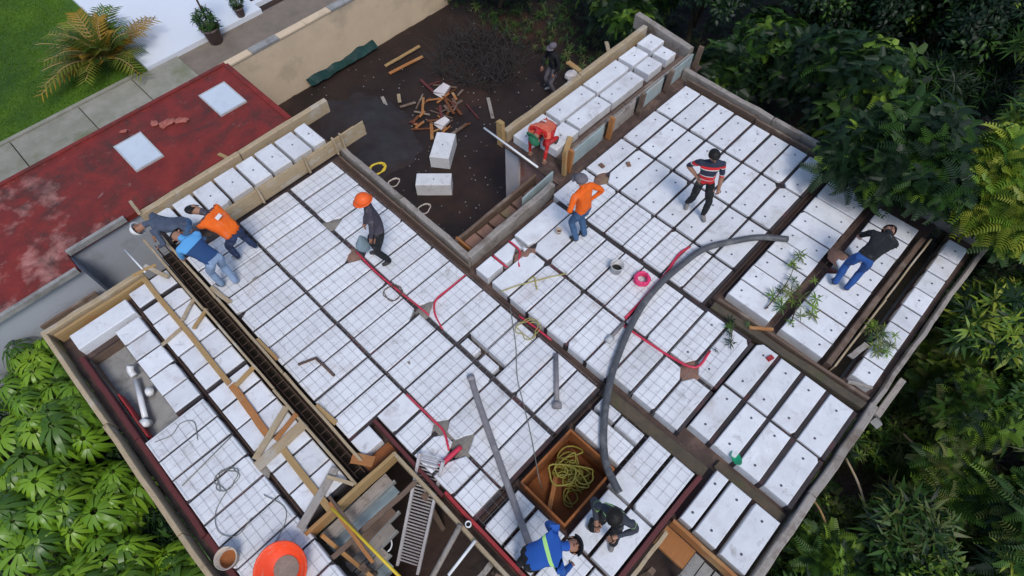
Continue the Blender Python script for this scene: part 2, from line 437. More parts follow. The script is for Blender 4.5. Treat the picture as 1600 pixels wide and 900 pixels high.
# uneven soil of the courtyard, a low relief laid on the ground sheet
def relief(name, x0, x1, y0, y1, nx, ny, fn, m, kind='structure', label=None, cat=None):
    V, F = [], []
    for j in range(ny + 1):
        for i in range(nx + 1):
            x, y = x0 + (x1 - x0) * i / nx, y0 + (y1 - y0) * j / ny
            V.append((x, y, fn(x, y)))
    for j in range(ny):
        for i in range(nx):
            a = j * (nx + 1) + i
            F.append((a, a + 1, a + nx + 2, a + nx + 1))
    o = meshobj(name, V, F, m, smooth=True)
    return tag(o, label, cat, kind=kind)
from mathutils import noise as mnoise
relief('courtyard_soil', 3.8, 13.0, 4.8, 14.2, 70, 70,
       lambda x, y: GZ + 0.02 + 0.07 * abs(mnoise.noise(Vector((x * 1.1, y * 1.1, 0)))) + 0.035 * mnoise.noise(Vector((x * 4, y * 4, 3))) + 0.02, 'soil')
relief('slope_soil', 2.0, 16.0, -9.0, -1.9, 70, 50,
       lambda x, y: GZ + 0.05 + max(0, (-1.9 - y)) * 0.06 + 0.18 * abs(mnoise.noise(Vector((x * .8, y * .8, 5)))) + 0.05 * mnoise.noise(Vector((x * 4, y * 4, 9))) + .05, 'soil')
tag(sheet('lawn', -30, 2.95, 18.45, 60, GZ + 0.012, 'lawn'), kind='structure')

# concrete path in cast bays beside the lawn
path = sheet('path', -30, 30, 14.6, 18.45, GZ + 0.006, 'brownpatio'); tag(path, kind='structure')
xs = [-9.0, -6.3, -3.7, -1.2, 0.75, 2.4, 3.9]
for a, b in zip(xs[:-1], xs[1:]):
    boxobj('paving_slab', a + .015, b - .015, 16.55, 18.3, GZ + .01, GZ + .09 + random.uniform(-.01, .01), 'concrete', path)
    boxobj('paving_slab', a + .015, b - .015, 14.75, 16.5, GZ + .01, GZ + .07 + random.uniform(-.01, .01), 'concrete', path)
boxobj('kerb', -9, 2.6, 18.31, 18.44, GZ, GZ + .13, 'concrete', path)

terr = boxobj('terrace', 2.95, 7.0, 18.36, 30, GZ, GZ + .16, 'white_floor'); tag(terr, kind='structure')
v, f = merge(box(7.0, 7.9, 18.75, 18.95, GZ, GZ + .15))
meshobj('terrace_edge', v, f, 'white_floor', terr)

# ------------------------------------------------------------------ neighbour's house and garden wall
nb = empty('neighbouring_house', (0, 12, GZ), 'neighbouring low house with a stained red flat roof and grey walls', 'house')
boxobj('wall', -1.38, 3.62, 10.78, 13.3, GZ, -.62, 'greywall', nb)
boxobj('wall', -9.0, -1.38, 10.30, 13.25, GZ, -.62, 'greywall', nb)
poly = [(-9.2, 10.22), (-1.40, 10.22), (-1.40, 10.70), (3.75, 10.70), (3.75, 13.42), (-9.2, 13.42)]
v = [(x, y - 12, -.62) for x, y in poly] + [(x, y - 12, -.50) for x, y in poly]
rf = meshobj('roof', v, [(5, 4, 3, 2, 1, 0), (6, 7, 8, 9, 10, 11)] + [(k, (k + 1) % 6, 6 + (k + 1) % 6, 6 + k) for k in range(6)], 'redroof', nb, loc=(0, 12, 0))
rf2 = rf
boxobj('roof_edge', -1.38, -.2, 10.66, 10.74, -.56, -.44, 'concretegrey', rf)
boxobj('roof_edge', -9.2, -1.42, 10.17, 10.25, -.58, -.46, 'concretegrey', rf)
boxobj('parapet', -9.2, 3.75, 13.36, 13.46, -.62, -.47, 'redroof', rf)
boxobj('parapet', 3.68, 3.80, 10.7, 13.36, -.62, -.473, 'redplain', rf)
for (x0, x1, y0, y1) in ((2.70, 3.38, 11.86, 12.82), (.56, 1.20, 11.68, 12.70)):
    s = boxobj('skylight', x0 + .03, x1 - .03, y0 + .03, y1 - .03, -.50, -.465, 'skylight', nb)
    v, f = merge(box(x0, x0 + .03, y0, y1, -.5, -.455), box(x1 - .03, x1, y0, y1, -.5, -.455), box(x0 + .03, x1 - .03, y0, y0 + .03, -.5, -.455), box(x0 + .03, x1 - .03, y1 - .03, y1, -.5, -.455))
    meshobj('skylight_frame', v, f, 'skyframe', s)
# rags on the roof
for (x, y, s, lb) in ((1.75, 12.55, .20, 'largest crumpled pink rag on the red roof'), (1.55, 12.75, .12, 'small pink rag left of the largest rag on the red roof'), (2.02, 12.38, .14, 'pink rag between the two skylights'), (.95, 13.0, .09, 'lone small pink rag near the roof edge above the left skylight')):
    o = meshobj('rag', *ellipsoid((0, 0, 0), (s, s * .6, .03), None, 14, 8), 'rag', smooth=True, loc=(x, y, -.47), rot=(0, 0, x * 9))
    for v_ in o.data.vertices: v_.co += Vector((v_.co.x, v_.co.y, v_.co.z * .5)) * .7 * mnoise.noise(v_.co * 14 + Vector((x, y, 0)))
    tag(o, lb, 'rag', 'rags on the red roof')
boxobj('dark_gate', -2.6, -1.5, 10.12, 10.17, GZ, -1.15, 'brown_wood', nb)

gw = empty('garden_wall', (7.5, 14.4, GZ), 'cream plastered garden wall behind the courtyard', 'wall')
boxobj('wall', 3.9, 11.6, 14.28, 14.46, GZ, -1.22, 'cream', gw)
for k in range(9):
    x0 = 3.9 + k * .855
    boxobj('coping', x0, x0 + .845, 14.25, 14.49, -1.22, -1.17 + random.uniform(-.01, .01), 'concretegrey' if k % 3 == 1 else 'cream', gw)

# ------------------------------------------------------------------ the roof under construction
bd = empty('house_under_construction', (4, 3, GZ), 'unfinished house whose flat roof is laid with white foam blocks between timber forms', 'building')
DZ = -.22
decks = [(-2.25, -2.05, 2.0, 8.75), (-1.5, -1.1, 2.0, 8.75), (-2.05, -1.5, 2.0, 5.8), (-2.05, -1.5, 8.0, 8.75), (-1.1, -.15, 3.1, 8.75),
         (.06, .6, 3.0, 8.62), (.6, 1.5, -.45, 8.62), (2.62, 3.7, -.45, 8.62), (1.5, 2.62, -.45, .48), (1.5, 2.62, 1.37, 8.62),
         (3.7, 6.0, -1.72, 4.72), (6.0, 10.55, -1.0, 4.88), (6.0, 10.55, -1.75, -1.25), (2.68, 3.7, -1.72, -.45),
         (6.3, 11.3, 4.88, 6.5), (.1, 3.8, 8.62, 9.98)]
for (a, b, c, d) in decks:
    boxobj('formwork_deck', a, b, c, d, DZ - .04, DZ, 'ply', bd)
boxobj('trench_floor', -.15, .06, 3.1, 9.3, -.55, -.5, 'mossy', bd)
boxobj('trench_floor', 6.0, 10.5, -1.25, -1.0, -.6, -.55, 'mossy', bd)
boxobj('pit_floor', -2.05, -1.5, 5.8, 8.0, -.52, -.46, 'concretegrey', bd)
for (a, b, c, d) in ((-2.045, -2.03, 5.8, 8.0), (-1.515, -1.5, 5.8, 8.0), (-2.03, -1.515, 5.785, 5.8), (-2.03, -1.515, 7.99, 8.0)):
    boxobj('pit_side', a, b, c, d, -.46, DZ - .045, 'brown_wood', bd)
# supporting walls below
for (a, b, c, d, m) in ((-2.15, -1.25, 2.2, 8.6, 'concretegrey'), (.75, 3.55, 3.2, 8.4, 'concretegrey'), (3.9, 10.4, 1.3, 4.55, 'whitewall'), (3.9, 10.35, -1.6, .9, 'concretegrey'),
                        (6.42, 11.2, 4.95, 6.05, 'pink'), (6.36, 11.2, 6.06, 6.45, 'whitewall'), (-1.1, -.3, 3.6, 8.6, 'concretegrey'), (.2, 3.7, 8.7, 9.85, 'concretegrey'), (.9, 3.2, -.3, .3, 'concretegrey')):
    boxobj('wall', a, b, c, d, GZ, DZ - .05 if m != 'concretegrey' else -.65, m, bd)

# foam blocks: polygons with cut corners, chamfered tops, plug holes
CUTS = [(.76, 7.17, .30, .16), (2.24, 6.31, .34, .2), (2.5, 7.18, .36, .18), (1.66, 4.10, .0, .0), (2.48, 4.56, .3, .2), (1.29, 2.81, .2, .16), (1.29, 2.37, .34, .2),
        (4.71, 4.12, .2, .12), (6.9, 4.25, .3, .2), (6.8, 4.25, .32, .18), (4.62, .64, .25, .18), (4.75, .62, .25, .25), (2.34, 6.31, .28, .2), (1.22, 2.81, .1, .1),
        (8.1, -.03, .22, .3), (8.55, -.03, .25, .33), (5.86, .14, .12, .12), (.17, 6.745, .18, .1), (9.2, 1.63, .1, .12), (4.6, 4.12, .28, .2), (4.55, 3.68, .1, .05)]
BM = {}
def block(x0, x1, y0, y1, dots=0, z=0.0, rot=0.0, h=.215, jit=1.0, parent=bd, cutable=True):
    cx, cy = (x0 + x1) / 2, (y0 + y1) / 2
    lx, ly = round((x1 - x0) / 2, 3), round((y1 - y0) / 2, 3)
    cuts = []
    if cutable:
        for ci, (sx, sy) in enumerate(((-1, -1), (1, -1), (1, 1), (-1, 1))):
            for (qx, qy, ax, ay) in CUTS:
                if ax > 0 and abs(cx + sx * lx - qx) < .14 and abs(cy + sy * ly - qy) < .09:
                    cuts.append((ci, min(ax * .72, lx * 1.5), min(ay * .62, ly * 1.5))); break
        if random.random() < .32:                       # a chipped corner here and there
            ci = random.randrange(4)
            if all(c_[0] != ci for c_ in cuts): cuts.append((ci, random.uniform(.02, .08), random.uniform(.015, .05)))
    key = (lx, ly, dots, tuple(cuts), h)
    if key not in BM:
        poly = []
        cd = {c[0]: c for c in cuts}
        for ci, (sx, sy) in enumerate(((-1, -1), (1, -1), (1, 1), (-1, 1))):
            if ci in cd:
                _, ax, ay = cd[ci]
                a, b = (sx * (lx - ax), sy * ly), (sx * lx, sy * (ly - ay))
                poly += ([b, a] if ci in (0, 2) else [a, b])
            else:
                poly.append((sx * lx, sy * ly))
        n = len(poly)
        def inset(d):
            out = []
            for i in range(n):
                p, a, b = Vector(poly[i]), Vector(poly[i - 1]), Vector(poly[(i + 1) % n])
                e1, e2 = (p - a).normalized(), (b - p).normalized()
                n1, n2 = Vector((-e1.y, e1.x)), Vector((-e2.y, e2.x))
                k = (n1 + n2); k = k / max(.3, k.dot(n1))
                out.append(p + k * d)
            return out
        c = .013
        V = [(p[0], p[1], -h) for p in poly] + [(p[0], p[1], -c) for p in poly] + [(p.x, p.y, 0) for p in inset(c)]
        F = []
        for L in (0, 1):
            for i in range(n):
                j = (i + 1) % n
                F.append((L * n + i, L * n + j, (L + 1) * n + j, (L + 1) * n + i))
        F.append(tuple(2 * n + i for i in range(n)))
        nf = len(F)
        along = lx >= ly
        for k in range(dots):
            t = (-.5, .5)[k] if dots == 2 else 0
            dx, dy = ((t * lx * 1.25, 0) if along else (0, t * ly * 1.25))
            dx += random.uniform(-.02, .02); dy += random.uniform(-.02, .02)
            s = len(V)
            for q in range(7):
                a = 2 * math.pi * q / 7
                V.append((dx + .021 * math.cos(a), dy + .021 * math.sin(a), .003))
            F.append(tuple(range(s, s + 7)))
        me = bpy.data.meshes.new('foam_block')
        me.from_pydata(V, [], F)
        me.materials.append(M['foam']); me.materials.append(M['foam_hole'])
        for i in range(nf, len(F)): me.polygons[i].material_index = 1
        BM[key] = me
    o = bpy.data.objects.new('foam_block', BM[key])
    o.location = (cx + random.uniform(-.006, .006) * jit, cy + random.uniform(-.005, .005) * jit, z + random.uniform(-.006, .004) * jit)
    o.rotation_euler = (random.uniform(-.006, .006) * jit, random.uniform(-.004, .004) * jit, rot + random.uniform(-.008, .008) * jit)
    return link(o, parent)

def joist(x0, x1, y0, y1, top=-.034):
    boxobj('joist', x0, x1, y0, y1, DZ + .001, top + random.uniform(-.012, .012), 'joist', bd)

def rows(x0, x1, ys, dots=0, gap=.014, skip=()):
    for k, (a, b) in enumerate(zip(ys[:-1], ys[1:])):
        if k in skip: continue
        lo, hi = min(a, b), max(a, b)
        e = random.uniform(-.012, .012)
        block(x0 - .012 + e * .5, x1 + .012 + e * .5, lo + gap + .006, hi - gap - .002, dots)
        joist(x0 - .02, x1 + .02, lo - .034, lo + .034)

YG = [8.49 - .4375 * k for k in range(17)]               # 8.49 ... 1.49
rows(.17, 1.20, YG[:12])                                 # nearest the dark beam
block(.16, .51, 3.31, 3.63)
rows(.70, 1.21, YG[11:], gap=.022)
rows(1.29, 2.33, YG)
rows(2.44, 3.42, YG[:12])
for y in (YG[11], YG[12]):
    block(2.44, 2.60, y - .36, y - .05); block(2.69, 3.42, y - .418, y - .022)
rows(2.44, 3.42, YG[13:])
# right of the central channel
block(3.66, 4.04, 4.22, 4.52); block(4.10, 4.47, 4.20, 4.50); block(4.53, 4.62, 4.16, 4.50)
YD = [4.12 - .4375 * k for k in range(7)] + [1.06, .62, .16]
rows(3.66, 4.60, YD[:7]); rows(3.76, 4.62, YD[6:], gap=.02)
YE = [4.56 - .4375 * k for k in range(8)] + [1.06]
rows(4.70, 5.76, YE); rows(4.75, 5.80, [1.06, .62, .16], dots=2, gap=.022)
YP = [4.69 - .4375 * k for k in range(9)]
rows(5.90, 6.80, YP, dots=0); rows(6.90, 7.98, YP, dots=2, gap=.02); rows(8.08, 9.12, YP, dots=2, gap=.022); rows(9.22, 10.24, YP, dots=2, gap=.024)
XL = [10.28, 9.84, 9.38, 8.91, 8.44, 8.03, 7.62, 7.18, 6.77, 6.34]
for a, b in zip(XL[:-1], XL[1:]): block(b + .016, a - .016, .18, .99, 2)
XL = [9.98, 9.52, 9.05, 8.55, 8.10, 7.62, 7.16, 6.72, 6.36]
for a, b in zip(XL[:-1], XL[1:]): block(b + .016, a - .016, -.80, -.04, 2)
XL = [10.18, 9.70, 9.22, 8.74, 8.25, 7.80, 7.37, 6.87, 6.43]
for a, b in zip(XL[:-1], XL[1:]): block(b + .016, a - .016, -1.63, -1.29, 1)
rows(4.92, 5.90, [.13, -.30, -.73, -1.17, -1.64], dots=2, gap=.035)
rows(3.96, 4.84, [.13, -.30, -.73, -1.17, -1.64], dots=2, gap=.035)
block(2.74, 3.66, -.80, -.60, 2); block(2.74, 3.66, -1.19, -.85, 2); block(2.74, 3.66, -1.66, -1.27, 2)
# round the square opening
block(.72, 1.42, .98, 1.31); block(.72, 1.42, .42, .92); block(.76, 1.40, -.12, .36); block(.80, 1.40, -.40, -.16)
block(2.70, 3.08, .50, 1.33); block(3.15, 3.34, .96, 1.33); block(3.15, 3.34, .50, .92)
block(2.39, 3.38, .03, .42); block(2.39, 3.38, -.39, -.02)
block(1.47, 2.34, .03, .38); block(1.47, 2.34, -.39, -.02)
# lower-left bay
block(-2.04, -1.04, 8.10, 8.46)
rows(-1.45, -1.05, [7.98, 7.60, 7.21, 6.78, 6.35, 5.94], gap=.013)
rows(-2.02, -1.06, [5.87, 5.44, 5.04, 4.60, 4.16, 3.75, 3.33, 2.90, 2.48, 2.06])
rows(-.93, -.24, [8.53, 8.10]); rows(-.93, -.24, [8.02, 7.65, 7.22, 6.79, 6.35, 5.95], gap=.013)
rows(-.93, -.24, [5.88, 5.47, 5.03, 4.54, 4.09, 3.65, 3.21])
rows(-1.02, -1.0, [2.1])
# strip beyond the board fence, and the far wing
XL = [.16, .57, 1.01, 1.48, 1.98, 2.42, 2.90, 3.38, 3.72]
for a, b in zip(XL[:-1], XL[1:]): block(a + .03, b - .03, 9.08, 9.80, 1)
for (a, b) in ((6.50, 7.40), (7.50, 8.66), (8.72, 9.86), (9.99, 10.56), (10.68, 11.18)): block(a, b, 5.93, 6.34, 2 if b - a > .8 else 1)
for (a, b) in ((7.62, 8.64), (8.70, 9.80), (9.98, 10.50), (10.66, 11.02)): block(a, b, 5.47, 5.86, 2 if b - a > .8 else 1)
block(6.78, 7.52, 5.42, 5.84, 1, z=.02, rot=.05)

for (x, a, b) in ((1.245, 1.5, 8.5), (2.385, 1.5, 8.5), (4.65, .2, 4.1), (5.83, .2, 4.5), (6.85, 1.2, 4.6), (8.03, 1.2, 4.6), (9.17, 1.2, 4.6), (4.88, -1.6, .1)):
    joist(x - .055, x + .055, a, b, -.06)
for x in (9.84, 9.38, 8.91, 8.44, 8.03, 7.62, 7.18, 6.77): joist(x - .03, x + .03, .16, 1.0)
for x in (9.52, 9.05, 8.55, 8.10, 7.62, 7.16, 6.72): joist(x - .03, x + .03, -.82, -.03)
for x in (9.70, 9.22, 8.74, 8.25, 7.80, 7.37, 6.87): joist(x - .03, x + .03, -1.65, -1.27)
# timber forms fixed round the roof
def form(x0, y0, x1, y1, w, z0, z1, m, rough=.005):
    a, b = Vector((x0, y0, z0)), Vector((x1, y1, z0))
    n = max(1, round((b - a).length / 2.3))
    side = Vector((-(b - a).y, (b - a).x, 0)).normalized()
    for k in range(n):
        j0, j1 = random.uniform(-.012, .012) * (n > 1), random.uniform(-.012, .012) * (n > 1)
        plank('formwork_board', a.lerp(b, k / n) + side * j0, a.lerp(b, (k + 1) / n - .004) + side * j1, w * random.uniform(.92, 1.06), z1 - z0 + random.uniform(-.012, .012), m, bd, rough=rough, segs=6)
form(.05, 9.96, 4.42, 10.02, .13, -.25, .07, 'wood')
form(3.74, 4.74, 3.78, 8.66, .11, -.26, .05, 'grey_wood', .01)
form(3.60, 4.62, 3.64, 8.55, .03, -.21, -.03, 'brown_wood')
form(3.72, 4.78, 6.05, 4.83, .12, -.26, .06, 'grey_wood', .012)
form(6.42, 6.50, 11.25, 6.54, .12, -.26, .09, 'wood', .008)
form(11.28, 5.25, 11.48, 6.98, .16, -.26, .10, 'grey_wood')
form(10.62, -1.9, 10.68, 5.02, .12, -.26, .03, 'grey_wood', .014)
form(10.44, 1.2, 10.46, 4.75, .05, -.21, .0, 'brown_wood')
form(6.25, -1.80, 10.5, -1.86, .07, -.26, -.06, 'grey_wood', .014)
form(2.4, -1.80, 6.22, -1.78, .13, -.26, .02, 'grey_wood', .012)
form(6.36, -1.02, 9.9, -1.06, .03, -.54, .03, 'wood')
form(6.36, -.93, 9.9, -.95, .10, -.21, -.02, 'brown_wood')
form(6.10, -1.68, 5.98, 1.05, .14, -.2, .01, 'mossy', .012)
form(6.23, -1.68, 6.14, 1.05, .05, -.2, .015, 'brown_wood', .012)
form(.65, -.4, .65, 2.05, .05, -.3, .02, 'red_paint')
form(.50, .30, .50, 3.02, .055, -.26, .05, 'wood', .006)
form(.60, 2.05, .62, 3.65, .06, -.2, -.02, 'dark_red')
form(1.45, -.47, 3.42, -.47, .07, -.26, .02, 'dark_red')
form(1.50, -.58, 2.45, -.58, .06, -.2, .03, 'wood')
form(-2.30, 2.0, -2.30, 8.80, .075, -.26, .07, 'wood', .008)
form(-2.12, 2.1, -2.10, 8.05, .08, -.2, -.1, 'dark_red')
form(-2.33, 8.76, -.55, 8.72, .10, -.26, .07, 'wood', .006)
form(-2.2, 8.62, -.6, 8.60, .05, -.2, .03, 'ochre_wood')
form(-.18, 3.05, -.18, 9.35, .04, -.52, .09, 'wood', .005)
form(.085, 3.25, .085, 9.3, .045, -.52, .09, 'wood', .005)
form(-1.1, 3.02, .5, 3.0, .05, -.26, .05, 'ochre_wood')
form(2.64, -1.72, 2.64, -.55, .05, -.26, .0, 'orange_wood')
form(3.55, -.50, 3.50, 1.45, .22, -.215, -.12, 'mossy', .01)
form(3.80, -1.68, 3.80, -.55, .16, -.215, -.15, 'mossy', .01)
# board fence between the middle bay and the far strip: three boards high with upright cleats
for k in range(3):
    form(1.12, 8.60 - k * .006, 4.42, 8.62 - k * .006, .03, -.02 + k * .118, .092 + k * .118, 'wood')
form(1.12, 8.88, 4.35, 8.90, .10, -.2, .04, 'ochre_wood')
for x in (1.85, 2.92, 3.62, 3.80):
    plank('cleat', (x, 8.545, .01), (x, 8.56, .42), .075, .04, 'wood', bd)
# boards and cleats between wing and main roof
for (a, b, m) in ((6.70, 7.85, 'teal_board'), (8.0, 8.9, 'grey_wood'), (9.05, 9.9, 'teal_board'), (10.05, 11.0, 'teal_board')):
    plank('formwork_board', (a, 5.03, -.2), (b, 5.05, -.2), .03, .40, m, bd)
form(6.7, 5.25, 11.1, 5.30, .14, -.2, -.04, 'brown_wood')
form(6.7, 5.14, 11.1, 5.16, .05, -.2, .10, 'grey_wood')
for x in (6.66, 7.94, 8.97, 9.97, 11.08):
    plank('cleat', (x, 4.98, -.2), (x + .03, 4.96, .36), .11, .07, 'orange_wood' if x < 8 else 'brown_wood', bd)
plank('cleat', (6.52, 4.96, -.2), (6.56, 5.02, .42), .09, .06, 'ochre_wood', bd)
plank('cleat', (6.3, 6.55, -.3), (6.32, 6.58, .30), .16, .10, 'ochre_wood', bd)
plank('cleat', (6.9, 5.25, -.1), (7.25, 5.42, .02), .12, .06, 'ochre_wood', bd)
plank('formwork_board', (5.35, 4.98, -.45), (6.25, 5.02, -.45), .03, .55, 'teal_board', bd)
# narrow ledge of clay blocks hanging beside the inner corner
boxobj('ledge', 4.05, 6.2, 5.0, 5.50, -.72, -.62, 'brown_wood', bd)
for k in range(6):
    boxobj('brick', 4.12 + k * .33, 4.40 + k * .33, 5.06, 5.36, -.62, -.46 + random.uniform(-.02, .02), 'clay', bd)
form(4.0, 5.46, 6.3, 5.50, .07, -.7, -.38, 'brown_wood')
plank('cleat', (4.05, 5.1, -.72), (4.05, 5.5, -.72), .05, .35, 'orange_wood', bd)
# rebar cage in the dark beam
cv = []
for (x, z) in ((-.11, -.12), (.02, -.12), (-.11, -.42), (.02, -.42)):
    cv.append(tube([(x, 3.15, z), (x, 9.25, z)], .009, 5))
for k in range(36):
    y = 3.25 + k * .168
    cv.append(tube([(-.12, y, -.11), (.03, y, -.11), (.03, y, -.43), (-.12, y, -.43), (-.12, y, -.11)], .006, 4))
v, f = merge(*cv); meshobj('rebar_cage', v, f, 'rebar', bd)
cv = []
for (a, b) in (((1.25, 1.55, -.1), (1.25, 8.5, -.1)), ((2.385, 1.55, -.1), (2.385, 8.5, -.1)), ((3.5, 1.5, -.1), (3.5, 4.5, -.1)), ((3.56, 1.5, -.1), (3.56, 4.5, -.1)), ((4.65, .2, -.1), (4.65, 4.1, -.1)), ((5.83, .2, -.1), (5.83, 4.5, -.1)),
               ((6.3, 1.06, -.1), (10.3, 1.06, -.1)), ((6.3, 1.13, -.1), (10.3, 1.13, -.1)), ((.75, 1.40, -.1), (3.4, 1.40, -.1)), ((.75, 1.47, -.1), (3.4, 1.47, -.1)), ((6.4, .07, -.1), (10.2, .07, -.1)), ((-.985, 3.2, -.1), (-.985, 8.5, -.1))):
    cv.append(tube([a, b], .007, 5))
v, f = merge(*cv); meshobj('rebar', v, f, 'rebar', bd)
# square opening with rust-brown boards
for (a, b, c, d) in ((1.50, 1.53, .49, 1.36), (2.585, 2.615, .49, 1.36), (1.53, 2.585, .49, .52), (1.53, 2.585, 1.33, 1.36)):
    boxobj('opening_board', a, b, c, d, -.62, .035, 'terracotta', bd)
boxobj('opening_floor', 1.50, 2.615, .49, 1.36, -.66, -.62, 'terracotta', bd)
plank('opening_batten', (1.62, .85, -.5), (2.2, 1.2, -.45), .07, .03, 'orange_wood', bd)
# stair formwork in the near opening
for k in range(7):
    z = -.32 - k * .17; y = 2.88 - k * .15
    xe = (.34, .24, .10, -.10, -.40, -.55, -.70)[k]
    plank('stair_board', (-1.05 + random.uniform(0, .18), y + random.uniform(-.03, .03), z), (xe + random.uniform(-.2, .02), y + random.uniform(-.03, .05), z + random.uniform(-.03, .03)), random.uniform(.10, .16), .035, ('grey_wood', 'teal_board', 'brown_wood', 'grey_wood')[k % 4], bd, rough=.01)
    boxobj('stair_riser', -1.0, xe - .08, y - .085, y - .06, z - .16, z - .01, 'concretegrey', bd)
for (p0, p1, w, m) in (((-1.1, 2.55, -.12), (.45, 2.48, -.10), .07, 'brown_wood'), ((-.95, 2.9, -.1), (-.80, 1.7, -.9), .06, 'ochre_wood'), ((.45, .9, -.1), (.0, .95, -.6), .08, 'grey_wood'), ((.46, .75, -.12), (.1, .6, -.5), .09, 'brown_wood')):
    plank('stair_brace', p0, p1, w, .045, m, bd, rough=.008)
boxobj('landing_wall', -1.25, -1.12, .8, 3.0, GZ, -.25, 'concretegrey', bd)
boxobj('opening_ply', .08, .56, 3.05, 3.28, -.21, -.17, 'terracotta', bd)
# near-corner shelf under the lowest blocks
boxobj('shelf', 2.30, 2.62, -1.05, -.55, -.42, -.33, 'orange_wood', bd)
for k in range(4):
    boxobj('shelf_block', 2.22, 2.60, -1.72 + k * .17, -1.57 + k * .17, -.48, -.36 + random.uniform(-.03, .03), 'concretegrey', bd)
for (x, y) in ((.9, -.6), (1.9, -.75), (2.6, -1.5), (-.9, 2.2), (.35, .8), (.35, 2.3)):
    plank('prop', (x, y, GZ), (x + .03, y, -.3), .09, .09, 'brown_wood', bd)

# ------------------------------------------------------------------ welded mesh lying over the blocks
def wiremesh(x0, x1, y0, y1, label):
    cv = []
    z = .010
    n = int((y1 - y0) / .15)
    for k in range(n + 1):
        y = y0 + k * .15
        cv.append(tube([(x0, y, z), ((x0 + x1) / 2, y + random.uniform(-.008, .008), z + random.uniform(0, .01)), (x1, y, z)], .0021, 3, False))
    n = int((x1 - x0) / .15)
    for k in range(n + 1):
        x = x0 + k * .15
        cv.append(tube([(x, y0, z + .005), (x + random.uniform(-.008, .008), (y0 + y1) / 2, z + .006 + random.uniform(0, .01)), (x, y1, z + .005)], .0021, 3, False))
    v, f = merge(*cv)
    tag(meshobj('wire_mesh', v, f, 'steel'), label, 'wire mesh', 'welded mesh sheets')
wiremesh(.20, 1.30, 3.75, 8.4, 'thin welded wire mesh over the blocks along the dark rebar beam')
wiremesh(1.25, 2.42, 1.6, 8.45, 'thin welded wire mesh over the middle column of blocks')
wiremesh(2.40, 3.46, 1.55, 8.4, 'thin welded wire mesh over the blocks beside the inner corner board')
wiremesh(3.66, 5.74, .3, 3.6, 'thin welded wire mesh over the blocks around the small bucket')
wiremesh(.74, 1.40, -.3, 3.2, 'thin welded wire mesh beside the lattice ladder')
wiremesh(-2.0, -1.08, 2.2, 5.8, 'thin welded wire mesh over the lower-left blocks')
wiremesh(5.92, 6.8, 1.3, 4.5, 'thin welded wire mesh over the plain blocks between the two standing workers')
wiremesh(2.70, 3.36, -.36, 1.3, 'thin welded wire mesh right of the square opening')

# ------------------------------------------------------------------ people
def ik(a, c, l1, l2, hint):
    a, c, hint = Vector(a), Vector(c), Vector(hint)
    d = c - a
    D = d.length
    if D > (l1 + l2) * .995:
        c = a + d * ((l1 + l2) * .995 / D); d = c - a; D = d.length
    if D < 1e-4: d = Vector((0, 0, -1)) * .05; D = .05
    u = d / D
    x = (l1 * l1 - l2 * l2 + D * D) / (2 * D)
    h = math.sqrt(max(l1 * l1 - x * x, 0))
    n = hint - u * hint.dot(u)
    n = n.normalized() if n.length > 1e-4 else Vector((1, 0, 0))
    return a + u * x + n * h, c

def seg_d(p, a, b):
    ab = b - a
    t = max(0, min(1, (p - a).dot(ab) / max(ab.length_squared, 1e-9)))
    return (p - (a + ab * t)).length, t

